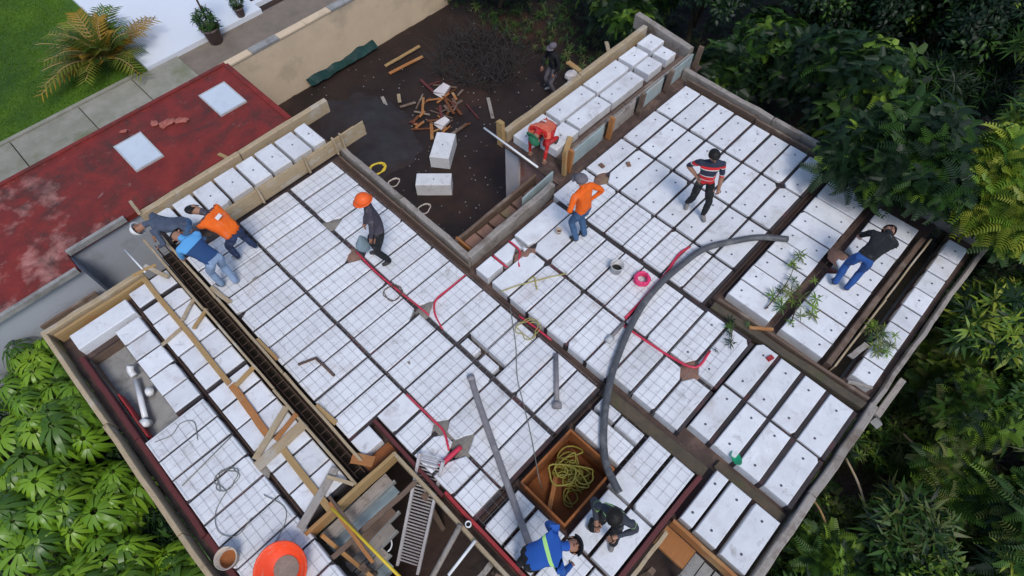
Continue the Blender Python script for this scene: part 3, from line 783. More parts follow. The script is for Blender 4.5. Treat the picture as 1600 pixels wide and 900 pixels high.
def person(label, pelvis, neck, head, face, feet, hands, shirt, trousers, shoes, sleeve='long', hat=None, hatmat='hair', vest=None,
           knee=None, elbow=None, toes=None, bulk=1.0, hivis=False):
    P, Nk, H = Vector(pelvis), Vector(neck), Vector(head)
    fc = Vector(face); fc.z = 0; fc.normalize()
    lat = Vector((0, 0, 1)).cross(fc).normalized()            # the person's left
    sp = (Nk - P).normalized()
    back = lat.cross(sp).normalized()                         # front of chest is lat x spine
    front = back if back.dot(fc) > 0 or abs(back.dot(fc)) < .2 and back.z < 0 else back
    chest = P.lerp(Nk, .72) - front * .01
    belly = P.lerp(Nk, .36) + front * .012
    hup = (H - Nk).normalized()
    base = Nk + hup * .05
    skull = H + hup * .01
    crown = H + hup * .065
    pts, rad, E, regs = [], [], [], []
    def add(p, r, parent=None, reg=None):
        pts.append(Vector(p)); rad.append(r)
        if parent is not None:
            E.append((parent, len(pts) - 1)); regs.append(reg)
        return len(pts) - 1
    k = bulk
    iP = add(P, .128 * k)
    iB = add(belly, .122 * k, iP, 'torso')
    iC = add(chest, .138 * k, iB, 'torso')
    iN = add(Nk, .062, iC, 'torso')
    ib = add(base, .054, iN, 'head')
    jaw = H - hup * .055 + front * .012 if False else H - hup * .05 + fc * .012
    ij = add(jaw, .072, ib, 'head')
    isk = add(skull, .094, ij, 'head')
    add(crown, .072, isk, 'head')
    bones_hand = []
    for s, ft, hd in ((1, feet[0], hands[0]), (-1, feet[1], hands[1])):
        sh = P.lerp(Nk, .90) + lat * s * .165 * k
        ish = add(sh, .064, iC, 'torso')
        eh = Vector(elbow[0 if s > 0 else 1]) if elbow else (lat * s * .8 - fc * .5 + Vector((0, 0, -.3)))
        el, wr = ik(sh, hd, .29, .26, eh)
        up = add(sh.lerp(el, .45), .056, ish, 'uparm')
        iel = add(el, .047, up, 'uparm')
        im = add(el.lerp(wr, .4), .044, iel, 'forearm')
        iw = add(wr, .031, im, 'forearm')
        hdir = (wr - el).normalized()
        add(wr + hdir * .07, .036, iw, 'hand')
        bones_hand.append((wr, hdir, s))
        hp = P + lat * s * .088 - sp * .05
        ihp = add(hp, .094, iP, 'leg')
        kh = Vector(knee[0 if s > 0 else 1]) if knee else fc + lat * s * .15
        ank = Vector(ft) + Vector((0, 0, .07))
        kn, an = ik(hp, ank, .43, .42, kh)
        i1 = add(hp.lerp(kn, .5), .084, ihp, 'leg')
        ikn = add(kn, .066, i1, 'leg')
        i2 = add(kn.lerp(an, .4), .066, ikn, 'leg')
        ian = add(an, .052, i2, 'leg')
        td = Vector(toes[0 if s > 0 else 1]) if toes else fc + lat * s * .2
        td.normalize()
        add(an + td * .09 + Vector((0, 0, -.032)), .042, ian, 'foot')
        add(an + td * .16 + Vector((0, 0, -.04)), .034, len(pts) - 1, 'foot')
    me = bpy.data.meshes.new('skeleton')
    me.from_pydata([tuple(p) for p in pts], E, [])
    so = bpy.data.objects.new('skeleton', me)
    COL.objects.link(so)
    md = so.modifiers.new('skin', 'SKIN'); md.use_smooth_shade = True; md.branch_smoothing = .35
    sv = me.skin_vertices[0].data
    for i, r in enumerate(rad):
        sv[i].radius = (r, r); sv[i].use_root = (i == 0)
    ss = so.modifiers.new('sub', 'SUBSURF'); ss.levels = 2; ss.render_levels = 2
    dg = bpy.context.evaluated_depsgraph_get(); dg.update()
    ev = so.evaluated_get(dg).to_mesh()
    V = [v.co.copy() for v in ev.vertices]
    F = [tuple(p.vertices) for p in ev.polygons]
    bpy.data.objects.remove(so)
    mats = ['skin', shirt, trousers, shoes, 'eye', 'lip']
    bones = [(pts[a], pts[b], r) for (a, b), r in zip(E, regs)]
    regmap = {'head': 0, 'torso': 1, 'uparm': 1, 'forearm': 1 if sleeve == 'long' else 0, 'hand': 0, 'leg': 2, 'foot': 3}
    MI, RG = [], []
    for q in F:
        c = sum((V[i] for i in q), Vector()) / len(q)
        best = min(((seg_d(c, a, b)[0] - (.06 if r in ('torso',) else 0), r) for a, b, r in bones), key=lambda z: z[0])[1]
        if best == 'torso' and (c - P).dot(sp) < -.01: best = 'leg'
        if best == 'head' and (c - Nk).dot(hup) < .02: best = 'torso'
        if best == 'leg' and any(c.z < ft[2] + .085 and (c - Vector(ft)).length < .3 for ft in feet): best = 'foot'
        RG.append(best); MI.append(regmap[best])
    tors = [max(0, min(1, (v - P).dot(sp) / (Nk - P).length)) for v in V]
    if hivis:                                     # sleeves stay plain
        for q, r in zip(F, RG):
            if r in ('uparm', 'forearm', 'hand'):
                for i in q: tors[i] = .3
    nbody = len(F)
    extra = []
    # face: nose, eyes, mouth, ears
    fd = (fc - hup * fc.dot(hup))
    fd = fd.normalized() if fd.length > .1 else -Vector((0, 0, 1)).cross(lat)
    rot = Matrix((fd, lat, hup)).transposed()
    extra.append((ellipsoid(H + fd * .095 - hup * .012, (.022, .014, .024), rot, 6, 4), 0))
    for s in (1, -1):
        extra.append((ellipsoid(H + fd * .084 + lat * s * .033 + hup * .012, (.012, .015, .009), rot, 6, 4), 4))
        extra.append((ellipsoid(H + lat * s * .093 - hup * .005, (.020, .010, .030), rot, 6, 4), 0))
    extra.append((ellipsoid(H + fd * .082 - hup * .055, (.010, .024, .007), rot, 6, 4), 5))
    for wr, hdir, s in bones_hand:
        side = hdir.cross(Vector((0, 0, 1)))
        side = side.normalized() if side.length > .1 else fc.copy()
        nrm = side.cross(hdir).normalized()
        base_p = wr + hdir * .075
        for j, ln in enumerate((.062, .075, .072, .056)):
            o0 = base_p + side * (j - 1.5) * .019
            extra.append((tube([o0, o0 + hdir * ln * .5 - nrm * .010, o0 + hdir * ln * .9 - nrm * .034], [.0095, .009, .007], 5), 0))
        t0 = wr + hdir * .03 + side * -.03
        extra.append((tube([t0, t0 - side * .025 + hdir * .03, t0 - side * .02 + hdir * .06 - nrm * .01], [.011, .010, .008], 5), 0))
    for (ev_, ef), mi in extra:
        n0 = len(V)
        V += [Vector(p) for p in ev_]; F += [tuple(i + n0 for i in q) for q in ef]
        MI += [mi] * len(ef); tors += [1.0] * len(ev_)
    # creases in the clothes
    acc = [Vector() for _ in V]
    for q in F[:nbody]:
        nn_ = (V[q[1]] - V[q[0]]).cross(V[q[2]] - V[q[0]])
        for i in q: acc[i] += nn_
    worn = set(i for q, mi in zip(F[:nbody], MI) if mi in (1, 2) for i in q)
    for i in worn:
        if acc[i].length > 1e-9:
            p_ = V[i]
            V[i] = p_ + acc[i].normalized() * (.010 * mnoise.noise(p_ * 9 + Vector((P.x * 7, 0, 0))) + .006 * mnoise.noise(Vector((p_.x * 26, p_.y * 26, p_.z * 40))))
    c0 = Vector((P.x, P.y, min(feet[0][2], feet[1][2])))
    root = empty('person', c0, label, 'person', 'building workers')
    o = meshobj('body', [v - c0 for v in V], F, mats, None, smooth=True, loc=c0)
    for p, mi in zip(o.data.polygons, MI): p.material_index = mi
    at = o.data.attributes.new('torso', 'FLOAT', 'POINT'); at.data.foreach_set('value', tors)
    o.parent = root; o.matrix_parent_inverse = parent_world(root).inverted()
    if vest:
        o.data.update()
        nr = [v.normal.copy() for v in o.data.vertices]
        idx, VV, FF = {}, [], []
        for q, r in zip(F[:nbody], RG):
            if r != 'torso': continue
            c = sum((V[i] for i in q), Vector()) / len(q)
            t = (c - P).dot(sp) / (Nk - P).length
            if t < -.05 or t > .97: continue
            ff = []
            for i in q:
                if i not in idx:
                    idx[i] = len(VV); VV.append(V[i] - c0 + nr[i] * (.017 + .008 * mnoise.noise(V[i] * 17)))
                ff.append(idx[i])
            FF.append(tuple(ff))
        vo = meshobj('vest', VV, FF, vest, root, smooth=True, loc=c0)
        sm_v = vo.modifiers.new('thickness', 'SOLIDIFY'); sm_v.thickness = .005; sm_v.offset = 0; sm_v.use_even_offset = False
        bk = chest - front * (.138 * k + .024)
        u, w = sp, lat
        vv = [bk + w * a * .055 + u * b * .03 + front * .0 for a, b in ((-1, -1), (1, -1), (1, 1), (-1, 1))]
        vv2 = [p - front * .006 for p in vv]
        meshobj('back_patch', [p - c0 for p in vv + vv2], [(0, 1, 2, 3), (7, 6, 5, 4), (0, 4, 5, 1), (1, 5, 6, 2), (2, 6, 7, 3), (3, 7, 4, 0)], 'white_plastic', root, loc=c0)
    if hat:
        VV, FF = [], []
        rx, ry, rz = {'hair': (.110, .100, .106), 'cap': (.114, .105, .106), 'hardhat': (.135, .122, .120)}[hat]
        seg, rings = 16, 6
        for i in range(rings + 1):
            th = (math.pi * (.60 if hat == 'hair' else .52)) * i / rings
            for j in range(seg):
                a = 2 * math.pi * j / seg
                lx, ly, lz = math.sin(th) * math.cos(a) * rx, math.sin(th) * math.sin(a) * ry, math.cos(th) * rz
                if hat == 'hair':
                    if lx > .05 and lz < .03: lz = .03
                    w = 1 + .05 * mnoise.noise(Vector((lx * 40, ly * 40, lz * 40)))
                    lx, ly, lz = lx * w, ly * w, lz * w
                VV.append(rot @ Vector((lx - .006, ly, lz + .018)))
        for i in range(rings):
            for j in range(seg):
                j2 = (j + 1) % seg
                FF.append((i * seg + j, (i + 1) * seg + j, (i + 1) * seg + j2, i * seg + j2))
        if hat in ('cap', 'hardhat'):
            n0 = len(VV)
            arc = range(-5, 6) if hat == 'cap' else range(-8, 9)
            for a_ in arc:
                a = a_ / 5 * 1.15 if hat == 'cap' else a_ / 8 * math.pi
                g = .075 * math.cos(a * .9) + .012 if hat == 'cap' else .022 + .03 * max(0, math.cos(a))
                for q in (0, 1):
                    VV.append(rot @ Vector((math.cos(a) * (rx - .004 + q * g) - .006, math.sin(a) * (ry - .004 + q * g * .8), .016 - q * .018)))
            for a_ in range(len(arc) - 1):
                FF.append((n0 + a_ * 2, n0 + a_ * 2 + 1, n0 + a_ * 2 + 3, n0 + a_ * 2 + 2))
        ho = meshobj({'hair': 'hair', 'cap': 'cap', 'hardhat': 'hard_hat'}[hat], [v + H - c0 for v in VV], FF, hatmat, root, smooth=True, loc=c0)
        sm = ho.modifiers.new('s', 'SOLIDIFY'); sm.thickness = .006; sm.offset = 0
    return root

Z0 = .012
person('worker in white hard hat and slate jacket kneeling over the roof edge', (.50, 8.72, .42), (.08, 8.98, .66), (-.12, 9.08, .58), (-1, .4, 0),
       ((.62, 8.50, .03), (.72, 8.78, .03)), ((-.05, 8.85, .2), (.0, 9.2, .15)), 'slate', 'jeans', 'shoe', hat='hardhat', hatmat='white_plastic', bulk=1.12,
       knee=((-.3, .1, -1), (-.3, .1, -1)), toes=((1, -.3, -.2), (1, -.3, -.2)))
person('black-haired worker in orange vest and jeans bending towards the dark beam', (.95, 7.52, .88), (.83, 7.82, 1.24), (.71, 7.98, 1.31), (-.35, .93, 0),
       ((.82, 7.72, Z0), (1.17, 7.70, Z0)), ((.48, 8.20, .72), (.62, 8.35, .62)), 'charcoal', 'dark_jeans', 'pale_shoe', hat='hair', vest='orange_cloth', bulk=1.1)
M['navy_yoke'] = banded('navy_yoke_cloth', [(0, (.012, .05, .15)), (.68, (.09, .32, .62))])
person('worker in navy shirt with sky blue shoulders bent double beside the dark beam', (.42, 7.28, .90), (.31, 7.64, 1.20), (.25, 7.82, 1.18), (-.2, .98, 0),
       ((.30, 7.42, Z0), (.50, 7.30, Z0)), ((.08, 8.0, .42), (.40, 8.15, .45)), 'navy_yoke', 'light_jeans', 'shoe', hat='hair', bulk=1.12)
person('worker in orange hard hat and charcoal jacket walking with a bag', (2.69, 5.80, .92), (2.67, 5.88, 1.42), (2.64, 5.90, 1.60), (-.75, .45, 0),
       ((2.66, 5.70, Z0), (2.64, 6.02, Z0)), ((2.50, 5.80, .78), (2.60, 6.12, .76)), 'charcoal', 'black_cloth', 'shoe', hat='hardhat', hatmat='orange_plastic', bulk=1.08)
person('crouching worker in coral vest and green cap on the far wing', (6.90, 5.72, .42), (6.44, 5.60, .66), (6.25, 5.53, .62), (-1, -.25, 0),
       ((7.02, 5.58, .03), (7.05, 5.86, .03)), ((6.36, 5.34, .10), (6.34, 5.72, .08)), 'red_cloth', 'red_cloth', 'shoe', hat='cap', hatmat='green_cap', vest='coral_cloth',
       knee=((-1, 0, .3), (-1, 0, .3)))
person('worker in orange shirt and grey cap standing with back turned near inner corner', (5.40, 3.60, .92), (5.38, 3.66, 1.42), (5.36, 3.70, 1.60), (.1, 1, 0),
       ((5.34, 3.60, Z0), (5.52, 3.56, Z0)), ((5.22, 3.75, 1.02), (5.60, 3.60, 1.0)), 'orange_cloth', 'jeans', 'shoe', hat='cap', hatmat='grey_cap', bulk=1.08)
person('worker in red and navy striped shirt standing on the dotted blocks', (7.40, 2.47, .93), (7.36, 2.47, 1.42), (7.31, 2.46, 1.58), (-.7, -.6, 0),
       ((7.42, 2.28, Z0), (7.46, 2.66, Z0)), ((7.44, 2.20, .80), (7.28, 2.62, 1.0)), 'striped', 'black_cloth', 'grey_shoe', sleeve='short', hat='hair', bulk=1.1)
person('worker in black shirt and blue jeans stooping under the overhanging tree', (7.86, -.34, .85), (8.28, -.38, 1.08), (8.43, -.36, 1.04), (1, .1, 0),
       ((7.74, -.24, Z0), (7.78, -.44, Z0)), ((8.45, -.08, .6), (8.55, -.5, .6)), 'black_cloth', 'royal_jeans', 'shoe', sleeve='short', hat='hair', bulk=1.1)
person('worker in dark jacket with one lime stripe hunched beside the square opening', (1.90, .10, .88), (1.80, .07, 1.33), (1.74, .06, 1.49), (-.85, -.3, 0),
       ((1.82, -.10, Z0), (1.84, .26, Z0)), ((1.70, -.10, 1.0), (1.66, .20, 1.0)), 'dark_striped', 'black_cloth', 'grey_shoe', hat='hair', bulk=1.2, hivis=True,
       elbow=((.3, -.5, -1), (.3, .5, -1)))
person('worker in royal blue shirt with lime stripe bent over at the bottom edge', (.80, .50, .95), (1.10, .32, 1.16), (1.24, .22, 1.04), (.75, -.65, 0),
       ((.70, .62, Z0), (.92, .42, Z0)), ((1.22, .50, .65), (1.10, .10, .65)), 'royal_striped', 'black_cloth', 'shoe', hat='cap', hatmat='black_cloth', bulk=1.35, hivis=True)
person('worker in dark clothes standing in the shaded courtyard beyond the wing', (10.72, 8.88, GZ + .96), (10.68, 8.90, GZ + 1.46), (10.64, 8.88, GZ + 1.63), (-.8, .2, 0),
       ((10.7, 8.76, GZ + .06), (10.78, 9.02, GZ + .06)), ((10.5, 8.66, GZ + .95), (10.5, 9.1, GZ + .95)), 'black_cloth', 'grey_cap', 'pale_shoe', hat='cap', hatmat='grey_cap')

# ------------------------------------------------------------------ hoses, pipes and small gear on the roof
tubeobj('pump_hose', [(x, y, z) for (x, y), z in zip([(8.03, .84), (7.72, 1.21), (7.32, 1.49), (6.75, 1.80), (6.11, 1.90), (5.59, 1.93), (5.09, 1.89), (4.60, 1.78), (4.11, 1.62), (3.66, 1.43), (3.19, 1.16), (2.79, .86), (2.56, .62), (2.45, .41), (2.38, .23)],
        [.07, .08, .10, .12, .10, .085, .08, .075, .07, .07, .07, .07, .08, .09, .07])], .058, 'rubber', sides=12, label='thick dark rubber pump hose curving across the roof', cat='hose')
lp = empty('steel_pipe', (1.6, 1.9, 0), 'long grey steel pipe lying across the blocks towards the bottom edge', 'pipe')
tubeobj('pipe', [(2.13, 3.05, .06), (1.86, 2.53, .06), (1.27, 1.30, .07), (.98, .68, .09)], .05, 'grey_pipe', lp, 12, 4)
tubeobj('collar', [(2.10, 2.99, .06), (2.14, 3.07, .06)], .060, 'grey_pipe', lp, 12, 0)
sp_ = empty('flanged_pipe', (3, 2.1, 0), 'short grey pipe with round flange lying left of the hose', 'pipe')
tubeobj('pipe', [(3.38, 2.35, .05), (2.76, 1.77, .05)], .040, 'grey_pipe', sp_, 12, 0)
tubeobj('flange', [(2.77, 1.78, .05), (2.71, 1.72, .05)], .075, 'grey_pipe', sp_, 14, 0)
gp = empty('capped_pipe', (4.4, 1.9, 0), 'grey pipe with round cap lying in a joint beside the red conduit', 'pipe')
tubeobj('pipe', [(4.62, 1.92, .01), (4.24, 1.90, .02)], .032, 'grey_pipe', gp, 10, 0)
tubeobj('cap', [(4.26, 1.90, .03), (4.14, 1.88, .04)], .06, 'bucket', gp, 12, 0)
def conduit(pts, label, r=.018, m='red_hose'):
    tubeobj('conduit', pts, r, m, None, 8, 4, label, 'conduit', 'red conduits in the joints')
conduit([(2.39, 6.35, .0), (2.36, 5.8, .0), (2.38, 5.3, -.01), (2.42, 4.7, .0), (2.44, 4.4, -.02)], 'long red conduit in the joint below the walking worker')
conduit([(3.44, 4.56, -.02), (3.0, 4.55, .0), (2.70, 4.53, .02), (2.52, 4.35, .0), (2.42, 4.05, -.02)], 'red conduit bending round the broken block corner')
conduit([(6.72, 2.04, -.02), (6.4, 2.08, .02), (5.9, 2.0, .02), (5.4, 1.98, .0), (4.70, 1.96, .01)], 'red conduit running beside the pump hose', .026)
conduit([(4.58, 1.93, .0), (4.62, 1.4, .0), (4.66, 1.0, .01), (4.78, .58, .02), (5.2, .58, .0)], 'red conduit right of the pump hose reaching the dotted blocks', .022)
conduit([(1.24, 3.6, .0), (1.25, 3.0, .0), (1.24, 2.72, .02), (1.10, 2.45, .02)], 'red conduit in the joint above the long steel pipe')
conduit([(1.26, 2.36, .02), (1.05, 2.37, .03), (.84, 2.38, .03)], 'thick red sleeve at the head of the lattice ladder', .04)
conduit([(4.51, 4.53, -.03), (4.50, 4.35, -.01), (4.46, 4.2, .0), (4.30, 4.08, -.02), (4.22, 3.98, .0)], 'red conduit bending beside the inner corner post')
conduit([(4.075, 4.52, -.04), (4.07, 4.3, -.03), (4.08, 4.14, -.04)], 'short red conduit between the two small blocks at the inner corner')
conduit([(3.5, 3.3, -.02), (3.53, 2.95, -.02), (3.55, 2.6, -.04)], 'short red conduit in the central channel')

def coil(name, c, r, turns, rt, m, label, cat, squash=1.0, wob=.12, lift=.0):
    pts = []
    n = int(turns * 12)
    for i in range(n + 1):
        a = 2 * math.pi * i / 12
        rr = r * (1 + wob * math.sin(i * 1.7) + wob * .5 * math.sin(i * .63))
        pts.append((c[0] + rr * math.cos(a), c[1] + rr * math.sin(a) * squash, c[2] + rt + lift * i / n + random.uniform(0, rt)))
    return tubeobj(name, pts, rt, m, None, 7, 3, label, cat)
coil('hose_coil', (5.49, 2.22, .0), .115, 9, .022, 'pink_hose', 'bright pink hose coil beside the pump hose', 'hose coil', lift=.10, wob=.10)
coil('wire_coil', (2.28, 5.18, .01), .15, 2.2, .007, 'rebar', 'rusty wire hoop lying over the joint below the walking worker', 'wire')
coil('yellow_cord_coil', (3.40, 3.0, .01), .17, 2.1, .008, 'rope', 'loose loop of yellow cord beside the central channel', 'cord', wob=.25)
tubeobj('thin_cable', [(3.51, 3.52, .02), (3.05, 2.94, .02), (2.66, 2.53, .02), (2.36, 2.08, .02), (2.07, 1.65, .02), (1.75, 1.22, .03), (1.72, 1.1, -.3)], .007, 'cable', label='thin grey cable trailing into the square opening', cat='cable')
yr = empty('yellow_rope', (4.2, 3.6, 0), 'yellow rope with a knot stretched over the blocks', 'rope')
tubeobj('rope', [(3.60, 3.85, .02), (3.9, 3.72, .025), (4.18, 3.57, .02), (4.45, 3.42, .02), (4.69, 3.27, .02)], .011, 'rope', yr)
tubeobj('knot', [(4.10, 3.66, .02), (4.22, 3.62, .05), (4.16, 3.53, .03), (4.08, 3.42, .02)], .012, 'rope', yr)
# tangled hose in the square opening
pts = []
for k in range(26):
    cx_, cy_ = random.uniform(1.98, 2.36), random.uniform(.70, 1.14)
    r0, a0, z0 = random.uniform(.05, .20), random.random() * 6.28, -.56 + .40 * k / 26
    for i in range(random.choice((5, 7, 9))):
        a = a0 + i * .8
        pts.append(Vector((cx_ + r0 * math.cos(a) * random.uniform(.8, 1.2), cy_ + r0 * math.sin(a), z0 + random.uniform(-.02, .06))))
pts = [Vector((min(2.54, max(1.60, p.x)), min(1.29, max(.56, p.y)), p.z)) for p in pts]
tubeobj('hose_heap', pts, .013, 'hose_green', None, 7, 4, 'tangled heap of yellow-green hose in the square opening', 'hose')
def bucket(name, loc, r, h, m, label, inner='dark', tilt=(0, 0, 0)):
    e = empty(name, loc, label, 'bucket'); e.rotation_euler = tilt
    o = meshobj('shell', *lathe([(0, .004), (r * .82, .004), (r, h), (r + .008, h), (r + .008, h - .02), (r - .012, h - .012), (r * .80, .03), (0, .03)], 22), m, None, True); o.parent = e
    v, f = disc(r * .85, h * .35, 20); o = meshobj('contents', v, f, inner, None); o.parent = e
    hp = [(r * math.cos(t), r * .25 * math.sin(t) + r * .3, h - .01 + abs(math.sin(t)) * .02) for t in np.linspace(0, math.pi, 9)]
    v, f = tube(hp, .004, 5); o = meshobj('handle', v, f, 'steel', None); o.parent = e
    return e
bucket('bucket', (5.35, 2.68, .003), .115, .20, 'bucket', 'small grey bucket with dark inside standing on a block')
bucket('beige_bucket', (-2.00, 3.50, .003), .14, .24, 'beige', 'beige bucket with rusty dregs at the lower left edge', 'terracotta', (.12, .05, 0))
bucket('tin_can', (5.27, 3.98, .003), .055, .09, 'beige', 'small brown tin standing left of the orange-shirted worker', 'brown_wood')
tb = empty('orange_tub', (-1.52, 2.84, .01), 'big bright orange round tub with cement in the bottom', 'tub'); tb.rotation_euler = (.10, -.12, 0)
o = meshobj('shell', *lathe([(0, .002), (.15, .002), (.19, .03), (.33, .27), (.355, .285), (.36, .27), (.345, .262), (.335, .245), (.17, .035), (0, .03)], 32), 'orange_tub', None, True); o.parent = tb
v, f = disc(.172, .05, 24); o = meshobj('cement', v, f, 'cement', None); o.parent = tb
gb = empty('green_basin', (3.96, -.70, .01), 'bright green plastic dish tipped against the dotted blocks', 'dish'); gb.rotation_euler = (.25, .5, .6)
o = meshobj('shell', *lathe([(0, 0), (.07, 0), (.11, .05), (.115, .05), (.08, .008), (0, .008)], 20), 'green_plastic', None, True); o.parent = gb; o.scale = (1.25, .75, 1)
bg = meshobj('carry_bag', *ellipsoid((0, 0, 0), (.13, .10, .17), None, 14, 10), 'bluebag', smooth=True, loc=(2.45, 6.08, .42)); tag(bg, 'grey-blue plastic bag carried by the worker in the orange hard hat', 'bag')
for v_ in bg.data.vertices:
    n_ = mnoise.noise(v_.co * 9) * .03
    v_.co += v_.co.normalized() * n_
    if v_.co.z > .12: v_.co.x *= .4; v_.co.y *= .4; v_.co.z += .1
for (x, y, lb) in ((7.10, 4.46, 'red-brown brick chip on the block nearest the wing fence'), (7.50, 4.10, 'red-brown brick chip on a block near the striped worker'), (5.76, -.20, 'dark red square chip on a dotted block below the mossy beam')):
    v, f = merge(box(-.055, .06, -.04, .035, 0, .03), box(-.03, .05, -.035, .03, .03, .042))
    tag(meshobj('brick_chip', v, f, 'clay' if x > 6 else 'red_paint', loc=(x, y, .006), rot=(0, 0, random.random() * 3)), lb, 'brick', 'brick chips')
# splashes of mortar and mud where block corners are broken away
for (x, y, r, lb) in ((.78, 7.18, .15, 'grey mortar splash at a joint near the bent workers'), (2.27, 6.30, .19, 'brown mud in the broken block corner at the walking worker'), (2.50, 7.18, .19, 'grey mortar splash behind the walking worker'),
                      (1.27, 2.81, .19, 'mortar splash on the red conduit beside the long steel pipe'), (1.36, 2.38, .23, 'mortar splash at the head of the red sleeve'), (4.50, 4.08, .20, 'reddish mud patch near the inner corner post'), (6.86, 4.25, .21, 'brown mud patch near the brick chips'),
                      (4.69, .62, .22, 'rust brown mud patch right of the pump hose'), (1.62, 3.98, .13, 'brown mortar splash in the middle of the meshed blocks'), (2.50, 4.54, .20, 'grey mortar splash at the red conduit bend'), (-1.0, 4.25, .12, 'grey mortar splash on the left bay channel'), (8.4, -.06, .24, 'brown mud in the gap at the stooping worker')):
    v, f = [(0, 0, .022)], []
    n = 22
    for ring, (q, zz) in enumerate(((.6, .016), (1.0, -.03))):
        for k in range(n):
            a = 2 * math.pi * k / n
            w = q * r * (1 + .45 * mnoise.noise(Vector((math.cos(a) * 1.4 + x * 5, math.sin(a) * 1.4 + y * 5, ring * .2))))
            v.append((w * math.cos(a) * 1.25, w * math.sin(a) * .8, zz - .02))
    for k in range(n):
        k2 = (k + 1) % n
        f += [(0, 1 + k, 1 + k2), (1 + k, 1 + n + k, 1 + n + k2, 1 + k2)]
    tag(meshobj('mortar_splash', v, f, 'cement' if 'grey' in lb or 'mortar' in lb else 'clay', smooth=True, loc=(x, y, -.012), rot=(0, 0, random.random() * 3)), lb, 'mortar', 'mortar and mud splashes')
# rusty bent bar, wires and rods on the lower-left bay
tubeobj('bent_bar', [(.34, 5.24, .02), (.62, 5.12, .03), (.61, 5.10, .03), (.62, 4.92, .04), (.63, 4.66, .03)], .024, 'rebar', None, 6, 0, 'rusty bent steel bar lying on the mesh near the dark beam', 'bar')
tubeobj('tie_wire', [(-1.92, 5.74, .02), (-1.68, 5.66, .02), (-1.50, 5.72, .03), (-1.34, 5.60, .02), (-1.45, 5.3, .02)], .006, 'cable', label='thin tie wire kinked beside the pipe pit', cat='wire')
tubeobj('steel_rod', [(-1.03, 4.99, .02), (-1.96, 4.86, .02)], .009, 'cable', None, 6, 0, 'thin dark steel rod laid across the lower-left blocks', 'rod')
coil('loose_wire', (-1.46, 4.48, .01), .15, 2.6, .006, 'cable', 'loose ring of dark wire on the lower-left blocks', 'wire', wob=.2)
tubeobj('wire_tail', [(-1.50, 4.35, .02), (-1.81, 4.19, .02), (-1.92, 3.92, .02), (-1.77, 3.70, .02), (-1.5, 3.75, .02)], .006, 'cable', label='curled wire tail above the beige bucket', cat='wire')
tubeobj('wire_hook', [(-1.20, 3.9, .02), (-1.09, 3.55, .02), (-1.2, 3.36, .02), (-1.46, 3.23, .02)], .006, 'cable', label='hooked wire on the blocks above the orange tub', cat='wire')
# pipes in the lower-left pit
pp_ = empty('pvc_pipe', (-1.8, 6.8, -.46), 'white plastic pipe with elbow standing in the lower-left pit', 'pipe')
tubeobj('pipe', [(-1.70, 7.18, -.36), (-1.90, 6.42, -.30)], .045, 'pvc_white', pp_, 12, 0)
tubeobj('elbow', [(-1.68, 7.26, -.34), (-1.67, 7.36, -.30), (-1.62, 7.40, -.24)], .056, 'pvc_white', pp_, 12, 3)
tubeobj('socket', [(-1.66, 6.82, -.40), (-1.62, 6.80, -.28)], .065, 'pvc_white', pp_, 14, 0)
tubeobj('socket', [(-1.92, 6.34, -.36), (-1.95, 6.32, -.22)], .07, 'pvc_white', pp_, 14, 0)
plank('red_board', (-1.99, 7.05, -.40), (-2.0, 6.05, -.40), .03, .2, 'red_paint', None, 'bright red board on edge inside the lower-left pit', 'board')
